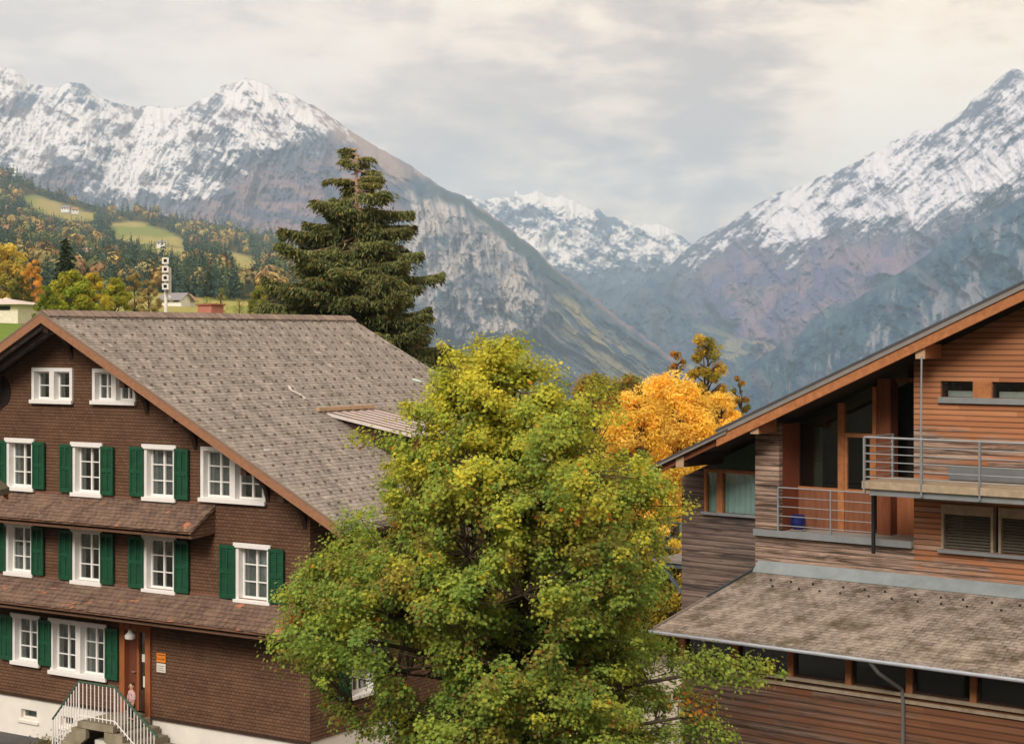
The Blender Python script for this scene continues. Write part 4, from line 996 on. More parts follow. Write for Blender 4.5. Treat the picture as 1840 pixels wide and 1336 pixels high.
    # strip windows
    for a, b in strips:
        w_ = MB().box(a, b, .06, .12, st - .03, st).box(a, a + .03, .06, .12, sb, st - .03).box(b - .03, b, .06, .12, sb, st - .03).build('strip_window', DARKW, R_)
        MB().box(a + .03, b - .03, .09, .095, sb, st - .03).build('glass', GLASS, w_)
        MB().box(a + .03, b - .03, .35, .36, sb, sb + .14).build('window_blind', plain('white blind', (206, 206, 206), .6), w_)
    MB().box(s0 - .03, mid2 + 3.6, -.08, -.003, sb - .13, sb).build('strip_sill', METAL, R_)
    MB().box(mid1 - .02, mid2, -.012, -.003, sb, st).build('strip_panel', LARCH, R_)
    # windows with blinds under the balcony
    BEI = wood_mat('grey beige window timber', (140, 124, 104), (170, 154, 134), (1, 1, 1))
    for (a, b) in bw:
        w_ = MB().box(a, a + .06, -.03, .14, zw, zwt).box(b - .06, b, -.03, .14, zw, zwt).box(a + .06, b - .06, -.02, .14, zwt - .22, zwt).build('blind_window', BEI, R_)
        bl = MB(); n = 11
        for k in range(n):
            z_ = zw + .03 + (zwt - .22 - zw - .03) * k / n; bl.prism([(a + .06, .05, z_), (a + .06, .09, z_ + .045), (a + .06, .094, z_ + .042), (a + .06, .054, z_ - .003)], (b - a - .12, 0, 0))
        bl.build('venetian_blind', plain('grey brown slats', (96, 90, 80), .5), w_)
        MB().box(a + .06, b - .06, .12, .125, zw, zwt - .22).build('glass', GLASS, w_)
    MB().box(bw[0][0] - .05, bw[1][1] + .05, -.12, -.033, zw - .08, zw - .005).build('sill', METAL, R_)
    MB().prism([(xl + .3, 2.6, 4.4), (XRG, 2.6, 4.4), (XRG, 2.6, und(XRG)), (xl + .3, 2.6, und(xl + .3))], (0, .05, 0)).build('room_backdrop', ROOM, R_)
    # steel balcony
    bx0 = H.on_y(1552, 800, -1.5)[0]; bz = H.on_y(1552, 862, -1.5)[1]; BX1 = 15.5
    b_ = MB().box(bx0 - .05, BX1, -1.5, -.003, bz - .19, bz - .02).build('balcony', wood_mat('weathered balcony boards', (146, 130, 108), (176, 160, 138)), R_)
    MB().box(bx0 + .1, BX1, -1.42, -1.30, bz - .34, bz - .193).box(bx0 + .1, BX1, -.3, -.2, bz - .34, bz - .193).build('steel_beam', METAL, b_)
    rl = MB(); top = bz + .97
    for k, z_ in enumerate((top, top - .19, top - .37, top - .55, top - .73, top - .9)):
        r0 = .026 if k == 0 else .013
        rl.tube([(bx0, -1.46, z_), (BX1, -1.46, z_)], r0, 6); rl.tube([(bx0, -1.46, z_), (bx0, -.05, z_)], r0, 6)
    rl.build('balcony_rail', METAL, b_)
    x_ = bx0
    pw = H.on_y(1655, 800, -1.5)[0] - bx0
    k = 0
    while x_ < BX1:
        MB().box(x_ - .022, x_ + .022, -1.50, -1.44, bz - .30, top).build('rail_post', METAL, b_); x_ += pw if k == 0 else 1.36; k += 1
    MB().box(bx0 - .02, bx0 + .03, -.12, -.06, bz - .3, top).build('rail_post', METAL, b_)
    MB().box(xb + .9, BX1, -.10, -.06, bz + .0, bz + .32).build('planter_board', plain('grey board', (104, 108, 112), .6), b_)
    # hanging rod from the purlin
    x_, z_ = H.on_y(1656, 640, -1.0); MB().tube([(x_, -1.0, z_), (x_, -1.05, bz)], .022, 8).build('hanging_rod', METAL, b_)
    # post below the balcony corner
    x_ = H.on_y(1570, 900, -.6)[0]; MB().box(x_ - .035, x_ + .035, -.65, -.58, zl - .25, bz - .19).build('support_post', IRON, b_)
    # loggia railing
    lr = MB(); lx0, lx1 = xa + .02, H.on_y(1570, 900, -.1)[0]; lt = H.on_y(1410, 876, -.1)[1]
    for k in range(5): lr.tube([(lx0, -.08, lt - k * (lt - zl - .03) / 4.6), (xb - .03 if k > 6 else lx1, -.08, lt - k * (lt - zl - .03) / 4.6)], .018 if k == 0 else .011, 6)
    lo = lr.build('loggia_rail', METAL, R_)
    for q in (lx0, (lx0 + lx1) / 2 + .15, lx1): MB().box(q - .018, q + .018, -.10, -.06, zl - .05, lt).build('rail_post', METAL, lo)
    # flashing and lean-to roof
    ZT, ZB, DL = 4.95, 4.07, 4.5; sl_ = (ZT - ZB) / DL
    MB().prism([(.1, -.02, 5.16), (.1, -.30, ZT + .02 - .3 * sl_), (.1, -.30, ZT - .3 * sl_ + .006), (.1, -.02, ZT + .006)], (XEND - .1, 0, 0)).build('wall_flashing', LEAD, R_)
    ln = MB().prism([(.08, -.003, ZT), (.08, -DL, ZB), (.08, -DL, ZB - .09), (.08, -.003, ZT - .09)], (XEND, 0, 0)).build('lean_to_roof', LEANM, R_)
    MB().prism([(.03, -.01, ZT + .05), (.03, -2.3, ZT - 2.3 * sl_ + .05), (.03, -2.3, ZT - 2.3 * sl_ - .12), (.03, -.01, ZT - .12)], (.047, 0, 0)).build('verge_flashing', plain('dark lead', (76, 84, 88), .5, .3), ln)
    MB().prism([(.03, -2.303, ZT - 2.303 * sl_ + .02), (.03, -DL, ZB + .02), (.03, -DL, ZB - .10), (.03, -2.303, ZT - 2.303 * sl_ - .10)], (.047, 0, 0)).build('verge_board', plain('grey verge', (120, 112, 104), .7), ln)
    hk = MB(); rn = random.Random(9)
    for k in range(26):
        for yy in (-.75, -1.15):
            x_ = .9 + k * .62 + (.3 if yy < -1 else 0) + rn.uniform(-.1, .1); z_ = ZT + yy * sl_
            hk.box(x_ - .022, x_ + .022, yy - .03, yy, z_ + .002, z_ + .045)
    hk.build('snow_guard', plain('black snow hook', (40, 38, 36), .6), ln, kind='stuff')
    # gutter: half round channel
    gt = MB(); seg = 8; pr_ = []
    for k in range(seg + 1):
        a = math.pi + math.pi * k / seg; pr_.append((0, -DL - .06 + 0.095 * math.cos(a), ZB - .03 + 0.095 * math.sin(a)))
    for k in range(seg, -1, -1):
        a = math.pi + math.pi * k / seg; pr_.append((0, -DL - .06 + 0.086 * math.cos(a), ZB - .03 + 0.086 * math.sin(a)))
    gt.prism([(.02, p[1], p[2]) for p in pr_], (XEND, 0, 0)); g_ = gt.build('gutter', plain('pale zinc gutter', (222, 230, 248), .5, .0), ln)
    MB().prism([(.012, p[1], p[2]) for p in pr_[:seg + 1]], (.008, 0, 0)).build('gutter_end', METAL, g_)
    # lower wall with window band
    yl = -3.7; x0 = H.on_y(1225, 1250, yl)[0]
    wb = H.on_y(1410, 1212, yl)[1]; wtp = ZB + (DL + yl) * sl_ - .22
    bays = []; x_ = H.on_y(1420, 1200, yl)[0]; stp = (H.on_y(1748, 1200, yl)[0] - x_) / 3.0
    ks = [x_ + stp * i for i in range(-2, 9)]
    hs = [[(a + .1, wb), (a + stp - .0 - .02, wb), (a + stp - .02, wtp), (a + .1, wtp)] for a in ks if a + stp < XEND and a > x0]
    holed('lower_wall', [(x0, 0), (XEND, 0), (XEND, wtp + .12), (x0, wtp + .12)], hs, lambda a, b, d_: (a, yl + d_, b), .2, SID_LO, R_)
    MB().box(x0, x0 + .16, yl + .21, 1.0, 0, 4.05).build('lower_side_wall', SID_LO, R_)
    for q in hs:
        a, b = q[0][0], q[1][0]
        w_ = MB().box(a, a + .05, yl + .02, yl + .1, wb, wtp).box(b - .05, b, yl + .02, yl + .1, wb, wtp).box(a + .05, b - .05, yl + .02, yl + .1, wb, wb + .05).build('band_window', DARKW, R_)
        MB().box(a + .05, b - .05, yl + .06, yl + .066, wb + .05, wtp).build('glass', GLASS, w_)
        MB().box(a - .14, a - .0, yl - .06, yl + .1, wb - .05, wtp).build('band_post', LARCH, R_)
    MB().box(hs[0][0][0] - .1, hs[-1][1][0], yl - .09, yl - .003, wb - .07, wb - .0).build('sill', BEI, R_)
    MB().box(hs[0][0][0] - .1, hs[-1][1][0], yl - .05, yl - .003, wb - .22, wb - .15).build('lower_sill', BEI, R_)
    MB().box(x0 + .2, XEND, yl + 1.6, yl + 1.65, 0, 3.9).build('room_backdrop', ROOM, R_)
    # joists under the lean-to
    # downpipe
    x_ = H.on_y(1622, 1230, yl - .1)[0]
    MB().tube([(x_ - .35, -DL - .06, ZB - .12), (x_ - .25, -DL + .1, ZB - .35), (x_ - .02, yl - .10, ZB - .75), (x_, yl - .09, ZB - 1.0), (x_, yl - .09, 0)], .042, 10).build('downpipe', plain('grey downpipe', (112, 112, 112), .5, .3), R_)
    # steel balcony on the left flank
    sb_ = MB().box(xl - 1.15, xl - .02, 1.3, 3.6, H.on_y(1200, 998, 2)[1] - .08, H.on_y(1200, 998, 2)[1]).build('side_balcony', plain('grey steel grating', (128, 120, 118), .6), R_)
    zb_ = H.on_y(1200, 998, 2)[1]
    ps = MB()
    for (xx, yy) in ((xl - 1.1, 1.34), (xl - .55, 3.5), (xl - 1.1, 3.5), (xl - .08, 1.34)):
        ps.box(xx - .03, xx + .03, yy - .03, yy + .03, zb_, zb_ + 1.0 if yy < 2 else und(xl) - .3)
    ps.tube([(xl - 1.1, 1.34, zb_ + 1.0), (xl - .08, 1.34, zb_ + 1.0)], .03, 6).tube([(xl - 1.1, 1.34, zb_ + 1.0), (xl - 1.1, 3.5, zb_ + 1.0)], .03, 6)
    for k in (.3, .6): ps.tube([(xl - 1.1, 1.34, zb_ + k), (xl - .08, 1.34, zb_ + k)], .014, 6)
    ps.build('railing', plain('dark blue grey steel', (78, 88, 98), .5, .3), sb_)
    MB().bar((xl - 1.05, 1.5, zb_ - .1), (xl - .02, 1.5, zb_ - 1.15), .08).bar((xl - 1.1, 1.42, zb_ - .16), (xl - .02, 1.42, zb_ - .16), .1, .1).build('brace', plain('blue grey brace', (92, 104, 116), .5, .3), sb_)
    return xl, zl, und
RX, RZL, RUND = build_right()
# blue ball kept on the loggia floor
def at_right(px, py, y):
    x_, z_ = RH.on_y(px, py, y); return (RH.o[0] + RH.x[0] * x_ + RH.y[0] * y, RH.o[1] + RH.x[1] * x_ + RH.y[1] * y, z_)
p = at_right(1434, 935, .45)
pot = empty('flower_pot', (p[0], p[1], RZL + .001), math.radians(-39), label='dark blue pot on a pale saucer on the loggia floor', cat='pot')
MB().tube([(0, 0, .03), (0, 0, .06), (0, 0, .2), (0, 0, .36), (0, 0, .40)], [.10, .14, .19, .17, .13], 18).build('vessel', plain('cobalt glaze', (28, 36, 96), .3, var=.05), pot)
MB().tube([(0, 0, 0), (0, 0, .03)], [.15, .19], 18).build('saucer', plain('pale saucer', (190, 176, 160), .6), pot)
# ================================================================ vegetation
def leaf_mat(name, trans=.35, rough=.8):
    m = bpy.data.materials.new(name); m.use_nodes = True; t = NT(m.node_tree); m.node_tree.nodes.clear()
    out = t.n('ShaderNodeOutputMaterial'); a = t.n('ShaderNodeAttribute', attribute_name='Col').outputs['Color']
    df = t.n('ShaderNodeBsdfPrincipled', ins={'Base Color': a, 'Roughness': rough}); df.inputs['Specular IOR Level'].default_value = .08
    tl = t.n('ShaderNodeBsdfTranslucent', ins={'Color': a})
    mx = t.n('ShaderNodeMixShader', ins={0: trans, 1: df.outputs[0], 2: tl.outputs[0]}); t.L.new(mx.outputs[0], out.inputs[0])
    return m
LEAF = leaf_mat('leaves', .5); NEEDLE = leaf_mat('needles', .15, .7)
BARK = wood_mat('dark bark', (54, 44, 36), (88, 74, 60), (6, 6, 1)); BARKP = wood_mat('pale spruce bark', (150, 120, 98), (186, 156, 130), (6, 6, 1))
TW = {}
LOBED = np.array([(0, -1), (.42, -.55), (.95, -.35), (.5, .05), (.62, .55), (.18, .5), (0, 1.05), (-.2, .48), (-.66, .5), (-.5, .02), (-.9, -.4), (-.4, -.5)]) * .62
OVAL = np.array([(0, -1), (.55, -.3), (.5, .45), (0, 1), (-.5, .45), (-.55, -.3)]) * .62
QUAD = np.array([(0, -1), (.5, 0), (0, 1), (-.5, 0)]) * .72
def leaf_cloud(P, N, size, shape, rng, bend=.25):
    """one small bent polygon per leaf: centres P, facing N"""
    n = len(P); N = N / np.maximum(np.linalg.norm(N, axis=1, keepdims=True), 1e-6)
    r_ = rng.normal(size=(n, 3)); U = np.cross(N, r_); U /= np.maximum(np.linalg.norm(U, axis=1, keepdims=True), 1e-6); Vv = np.cross(N, U)
    k = len(shape); sz = size * rng.uniform(.6, 1.3, n) if np.isscalar(size) else size
    V = P[:, None, :] + (U[:, None, :] * shape[None, :, 0:1] + Vv[:, None, :] * shape[None, :, 1:2] - N[:, None, :] * (np.abs(shape[None, :, 0:1]) ** 1.5) * bend) * sz[:, None, None]
    return V.reshape(-1, 3), np.arange(n * k).reshape(n, k)
def rep(c, k): return np.repeat(c, k, axis=0)
def branch(mb, p, q, r0, r1, sag=.1, seg=6, n=5, rng=None):
    p = Vector(p); q = Vector(q); L_ = (q - p).length; pts = []
    j = Vector(((rng.random() - .5), (rng.random() - .5), (rng.random() - .5))) * L_ * .12 if rng else Vector()
    for i in range(n + 1):
        k = i / n; pts.append(p.lerp(q, k) + Vector((0, 0, -1)) * sag * L_ * math.sin(math.pi * k) + j * math.sin(math.pi * k))
    mb.tube(pts, [r0 + (r1 - r0) * (i / n) ** .8 for i in range(n + 1)], seg); return pts

def px2(px, py, Y): return ((px - CX) / F * Y, Y, ZC - (py - HY) / F * Y)

# ---------------------------------------------------------------- the big oak between the two houses
def big_tree():
    Y0 = 30.0; rng = np.random.default_rng(11); rn = random.Random(11)
    bx, by, _ = px2(940, 1300, Y0)
    root = empty('oak_tree', (bx, by, 0), label='large green oak turning yellow at its top, standing between the two houses', cat='tree')
    env = [(600, 852, 868), (628, 845, 880), (650, 800, 965), (690, 765, 1005), (730, 752, 1040), (770, 748, 1085), (790, 738, 1120), (812, 702, 1155), (850, 685, 1180), (890, 672, 1195), (930, 625, 1200), (970, 600, 1200), (1010, 572, 1210),
           (1050, 512, 1205), (1090, 505, 1180), (1130, 506, 1190), (1160, 530, 1200), (1200, 560, 1215), (1240, 590, 1245), (1280, 640, 1245), (1310, 700, 1235), (1335, 720, 1225), (1360, 760, 1180), (1400, 860, 1050)]
    ey = [e[0] for e in env]; el_ = [e[1] for e in env]; er = [e[2] for e in env]
    cl = []
    m = Y0 / F
    def add(px, py, dy, r): cl.append(((px - CX) * m, Y0 + dy, ZC - (py - HY) * m, r))
    # boughs: each a loose bunch of small tufts, with open air between the boughs
    for py in range(650, 1380, 34):
        l, r = np.interp(py, ey, el_), np.interp(py, ey, er); c_ = (l + r) / 2; hw = (r - l) / 2; R = hw * m; D_ = min(R, 3.6)
        nb = max(2, int(R * 4.6)); ph = rng.uniform(0, 6.28)
        for i in range(nb):
            a = ph + i * 2 * math.pi / nb + rng.normal(0, .25); q = rng.choice([.93, .62, .25], p=[.56, .30, .14]) * rng.uniform(.9, 1.06)
            bxx = c_ + math.cos(a) * q * (hw - 40 * min(1, hw / 120)); byy = -math.sin(a) * q * D_ * .92; bzz = py + rng.uniform(-20, 20)
            lift = rng.uniform(.10, .34)
            for k in range(rng.integers(10, 16)):
                # tufts string outwards and upwards along the bough
                tt = rng.uniform(-.9, 1); ox = (math.cos(a) * tt * .55 + rng.normal(0, .22)); oy = (-math.sin(a) * tt * .5 + rng.normal(0, .22)); oz = tt * lift + rng.normal(0, .13)
                sc = 1 if hw > 150 else .6
                add(bxx + ox / m * sc * 1.05, bzz - oz / m * sc * 1.1, byy + oy * sc, rng.uniform(.07, .24))
    for q in [(862, 612, 0, .16), (864, 632, .1, .2), (858, 656, 0, .28), (950, 648, 0, .2), (948, 672, 0, .28), (905, 655, .2, .24), (1000, 690, .2, .26), (816, 690, 0, .3), (790, 706, 0, .28), (755, 735, .2, .2), (760, 770, -.2, .28), (712, 800, 0, .24), (696, 792, 0, .2), (722, 838, 0, .26), (700, 870, 0, .26), (1080, 700, .4, .28), (1105, 745, .3, .26),
              (1230, 1165, -1, .26), (1262, 1158, -1.1, .26), (1298, 1172, -1.2, .26), (1330, 1165, -1.3, .22), (1362, 1172, -1.3, .16), (1342, 1190, -1.2, .18), (1315, 1196, -1.2, .15), (1280, 1192, -1.1, .2), (1240, 1190, -1, .24), (1384, 1184, -1.35, .08), (1250, 1250, -.6, .3), (1275, 1288, -.7, .24), (1300, 1302, -.8, .16), (1290, 1318, -.7, .13), (1240, 1290, -.5, .3),
              (1190, 880, 0, .2), (1200, 930, .1, .2), (520, 1075, -.3, .2), (510, 1060, -.3, .13), (528, 1110, -.3, .26), (545, 1150, -.3, .28), (520, 1165, -.3, .15), (560, 1180, -.4, .22), (585, 1195, -.4, .24), (596, 1240, -.5, .13), (588, 1256, -.5, .07), (650, 1285, -.5, .2), (660, 1306, -.5, .15), (680, 1300, -.5, .2), (720, 1320, -.5, .2), (575, 1020, -.2, .22), (600, 990, -.2, .26), (618, 945, 0, .22), (640, 930, 0, .26)]: add(*q)
    Cc = np.array(cl)
    # gaps: drop clumps around a few openings the photo shows
    for gx, gy, gr in ((850, 960, 30), (735, 1190, 34), (690, 1160, 18), (1185, 1100, 26), (640, 1225, 22), (940, 1180, 14), (775, 1225, 14)):
        pxs = Cc[:, 0] / Cc[:, 1] * F + CX; pys = HY - (Cc[:, 2] - ZC) / Cc[:, 1] * F
        keep = (np.hypot(pxs - gx, pys - gy) > gr + 18) | (Cc[:, 1] > Y0 + 1.5); Cc = Cc[keep]
    pxs = Cc[:, 0] / Cc[:, 1] * F + CX; pys = HY - (Cc[:, 2] - ZC) / Cc[:, 1] * F
    Cc = Cc[~((np.abs(pxs - 940 - 6 * np.sin(pys / 40)) < 17) & (pys > 1010) & (Cc[:, 1] < Y0) & (rng.random(len(Cc)) < .75))]
    # limbs
    tr = MB(); tz = 10.0
    sp = [Vector((bx, by, 0)), Vector((bx + .02, by, 2)), Vector((bx - .03, by, 4)), Vector((bx + .03, by, 6)), Vector((bx - .05, by, 8)), Vector((bx - .3, by, 9.3)), Vector((bx - .55, by, 10.2))]
    tr.tube(sp, [.22, .17, .14, .11, .08, .05, .02], 12); tr.build('trunk', BARK, None).parent = root
    bpy.data.objects['trunk'].location = (-bx, -by, 0)
    limbs = MB()
    def trunk_at(z):
        for a, b in zip(sp[:-1], sp[1:]):
            if a.z <= z <= b.z: return a.lerp(b, (z - a.z) / (b.z - a.z))
        return sp[-1]
    hubs = []
    for i in range(58):
        z_ = 2.6 + 7.0 * (i / 58) ** .9; a = i * 2.399; p0 = trunk_at(z_)
        py = HY + (ZC - z_ - .7) / m; l, r = np.interp(py, ey, el_), np.interp(py, ey, er)
        ln = (r - l) / 2 * m * .62 if math.cos(a) else 1
        off = ((l + r) / 2 - 940) * m * .6
        q = Vector((p0.x + off + math.cos(a) * ln, p0.y + math.sin(a) * min(ln, 2.4), z_ + .55 + .25 * ln * (i / 58)))
        pts = branch(limbs, p0, q, .07 - .035 * i / 58, .022, -.05, 7, 6, rn)
        hubs += pts[2:]
    for q in ((1300, 1178, -1.2), (1255, 1270, -.6), (560, 1130, -.4), (640, 1260, -.5), (540, 1080, -.3)):
        e = Vector(px2(q[0], q[1], Y0)); e.y += q[2]; pts = branch(limbs, trunk_at(e.z - 1.0 if e.z > 3.6 else 3.0), e, .07, .02, -.03, 7, 7, rn); hubs += pts[3:]
    for c_ in Cc:
        e = Vector(c_[:3]); h_ = min(hubs, key=lambda v: (v - e).length + (1.0 if v.z > e.z + .1 else 0)); branch(limbs, h_, e, .014, .005, .04, 4, 4, rn)
    lo = limbs.build('limbs', BARK, root); lo.location = (-bx, -by, 0)
    # leaves
    Ps = []; Ns = []; Cs = []
    greens = np.array([lin(c) for c in ((126, 154, 74), (140, 164, 78), (160, 176, 80), (114, 144, 74), (166, 178, 80))])
    yel = np.array([lin(c) for c in ((198, 196, 74), (208, 200, 76), (186, 190, 76), (214, 202, 80))]); ora = np.array([lin(c) for c in ((214, 136, 52), (196, 104, 48), (220, 160, 64))]); olv = np.array([lin(c) for c in ((142, 128, 64), (152, 132, 70), (132, 130, 66))])
    allP = Cc[:, :3]; cen = np.array([bx, by, 0])
    for ci, c_ in enumerate(Cc):
        n = int(2700 * c_[3] ** 1.85) + 12
        pos = rng.normal(size=(n, 3)); pos /= np.linalg.norm(pos, axis=1, keepdims=True); rad = rng.uniform(0, 1, n) ** .42 * np.where(rng.random(n) < .3, 1.75, 1.0)
        # leaves sit in sprays: a clump is a few flattened fans
        pos = pos * rad[:, None] * c_[3] * np.array([1.25, 1.1, .78]); lay = rng.integers(0, 4, n); pos[:, 2] += (lay - 1.5) * c_[3] * .22 - .12 * (pos[:, 0] ** 2 + pos[:, 1] ** 2) / c_[3]
        P = pos + c_[:3]; out = P - np.array([bx, by, c_[2] - .6]); out /= np.linalg.norm(out, axis=1, keepdims=True)
        N = out * .5 + np.array([0, 0, .75]) + pos / c_[3] * .5 + rng.normal(size=(n, 3)) * .45
        hh = np.clip((c_[2] - 5.4) / 4.6, 0, 1); side = (c_[0] - bx) / 4
        yf = np.clip(.05 + .80 * hh ** 1.3 + .14 * rng.normal(), 0, .9)
        col = greens[rng.integers(0, len(greens), n)]; my = rng.random(n) < yf; col[my] = yel[rng.integers(0, len(yel), my.sum())] if my.any() else col[my]
        bc = col[0] if n else 0; col = col * .45 + (yel[rng.integers(0, 4)] if rng.random() < yf else greens[rng.integers(0, 5)]) * .55
        if rng.random() < (.30 if abs(side) < .6 else .16) and hh < .62: q = rng.random(n) < .6; col[q] = olv[rng.integers(0, 3, q.sum())]
        pr = rng.random()
        inner = abs(side) < .35 and 3.2 < c_[2] < 7.8
        if pr < (.05 if inner else .012): q = rng.random(n) < .4; col[q] = ora[rng.integers(0, 3, q.sum())]
        q = rng.random(n) < .006; col[q] = ora[rng.integers(0, 3, q.sum())]
        col = col * 1.12 * rng.uniform(.82, 1.18) * rng.uniform(.85, 1.15, (n, 1))
        Ps.append(P); Ns.append(N); Cs.append(col)
    P = np.vstack(Ps); N = np.vstack(Ns); Cl = np.vstack(Cs)
    V, Fq = leaf_cloud(P, N, .058, LOBED, rng, .35)
    print('oak leaves', len(P), 'clumps', len(Cc))
    V -= np.array([bx, by, 0]); np_mesh('crown', V, Fq, LEAF, root, col=rep(Cl, len(LOBED)))
big_tree()

# ---------------------------------------------------------------- spruce behind the chalet
def big_spruce():
    Y0 = 72.0; m = Y0 / F; rng = np.random.default_rng(5); rn = random.Random(5)
    bx = (640 - CX) * m; by = Y0; gz = float(ground_z(np.array([bx]), np.array([by]))[0])
    root = empty('spruce_tree', (bx, by, gz), label='tall dark spruce with a bare pale upper trunk behind the chalet roof', cat='tree')
    tz = ZC - (272 - HY) * m
    sp = [Vector((0, 0, 0)), Vector((.05, 0, (tz - gz) * .5)), Vector((0, 0, (tz - gz) * .8)), Vector((.02, 0, tz - gz))]
    MB().tube(sp, [.34, .22, .12, .03], 12).build('trunk', BARKP, root)
    tab = [(266, 10, 10), (280, 30, 28), (298, 46, 46), (325, 58, 66), (345, 96, 86), (372, 66, 92), (400, 108, 96), (430, 150, 100), (455, 160, 122), (480, 120, 142), (505, 166, 138), (535, 160, 150), (560, 140, 172), (590, 150, 165), (620, 150, 172), (650, 150, 160), (700, 150, 150), (760, 140, 140)]
    ty = [q[0] for q in tab]; tl = [q[1] for q in tab]; tr_ = [q[2] for q in tab]
    bm = MB(); Ps = []; Ns = []; Cs = []; Us = []
    py = 284.0; k = 0
    cols = np.array([lin(c) for c in ((88, 100, 60), (100, 110, 66), (114, 120, 72), (78, 92, 60), (130, 130, 78), (94, 96, 60))]); tips = np.array([lin(c) for c in ((128, 108, 58), (122, 118, 56), (136, 112, 62))])
    while py < 800:
        nb = 5 if py < 345 else 7
        for i in range(nb):
            a = k * 2.4 + i * 2 * math.pi / nb + rng.normal(0, .2)
            R = (np.interp(py, ty, tr_) if math.cos(a) > 0 else np.interp(py, ty, tl)) * m * rng.uniform(.42, 1.14)
            # the side towards the viewer is bare high up, so the trunk shows
            if 290 < py < 456 and abs(math.cos(a)) < .40 and math.sin(a) < 0: R *= .12
            if 300 < py < 440 and rng.random() < .25: R *= .5
            z0 = ZC - (py + rng.uniform(-20, 22) - HY) * m - gz
            drp = rng.uniform(.02, .30) + .14 * min(1, (py - 270) / 300) - (.35 if py < 335 else 0)
            d_ = np.array([math.cos(a), math.sin(a), 0]); n_ = 12; pts = []
            for j in range(n_ + 1):
                q = j / n_; pts.append(np.array([0, 0, z0]) + d_ * R * q + np.array([0, 0, R * (-.05 * q - drp * q + .42 * drp * q ** 3 * 2.0)]))
            bm.tube([Vector(p) for p in pts], [.045 * (1 - j / n_) + .012 for j in range(n_ + 1)], 5)
            if R < .5: continue
            pa = np.array(pts); ln = int(R * (520 if py > 345 else 230))
            s_ = rng.uniform(.22 if 290 < py < 455 else .12, 1.05, ln) ** .85; idx = np.clip(s_ * n_, 0, n_ - 1e-3); i0 = idx.astype(int); fr = (idx - i0)[:, None]
            base = pa[i0] * (1 - fr) + pa[np.minimum(i0 + 1, n_)] * fr
            wd = .10 + .24 * np.sin(np.clip(s_, 0, 1) * math.pi * .85) * min(1, R / 2.2)
            side = np.array([-math.sin(a), math.cos(a), 0]); lat = rng.normal(0, 1, ln) * wd * 1.1
            hang = -np.abs(rng.normal(0, 1, ln)) * (.14 + .16 * (py > 330)) * (1.1 - s_ * .5) + .05
            P = base + side * lat[:, None] + np.array([0, 0, 1]) * (hang - .10 * np.abs(lat))[:, None]
            U = d_ * .5 + side * (np.sign(lat) * .5)[:, None] + np.array([0, 0, -.75]) + rng.normal(size=(ln, 3)) * .4
            c_ = cols[rng.integers(0, 6, ln)] * rng.uniform(.75, 1.25); tp = rng.random(ln) < (.04 + .09 * s_); c_[tp] = tips[rng.integers(0, 3, tp.sum())]
            if py < 345: c_ = c_ * .6 + tips[1] * .4
            Ps.append(P); Us.append(U); Cs.append(c_ * rng.uniform(.8, 1.2, (ln, 1)))
        py += rng.uniform(9, 13.5); k += 1
    bm.build('limbs', BARKP, root)
    P = np.vstack(Ps); U = np.vstack(Us); Cl = np.vstack(Cs); n = len(P)
    U /= np.linalg.norm(U, axis=1, keepdims=True); r_ = rng.normal(size=(n, 3)); Wd = np.cross(U, r_); Wd /= np.linalg.norm(Wd, axis=1, keepdims=True)
    sh = np.array([(-.5, 0), (.5, 0), (.55, .55), (0, 1.1), (-.55, .55)]); ln = rng.uniform(.11, .23, n); wd = rng.uniform(.028, .06, n)
    V = P[:, None, :] + U[:, None, :] * sh[None, :, 1:2] * ln[:, None, None] + Wd[:, None, :] * sh[None, :, 0:1] * wd[:, None, None]
    print('spruce sprays', n)
    np_mesh('crown', V.reshape(-1, 3), np.arange(n * 5).reshape(n, 5), NEEDLE, root, col=rep(Cl, 5))
    # bare arched bough hanging out over the ridge
    return root
big_spruce()

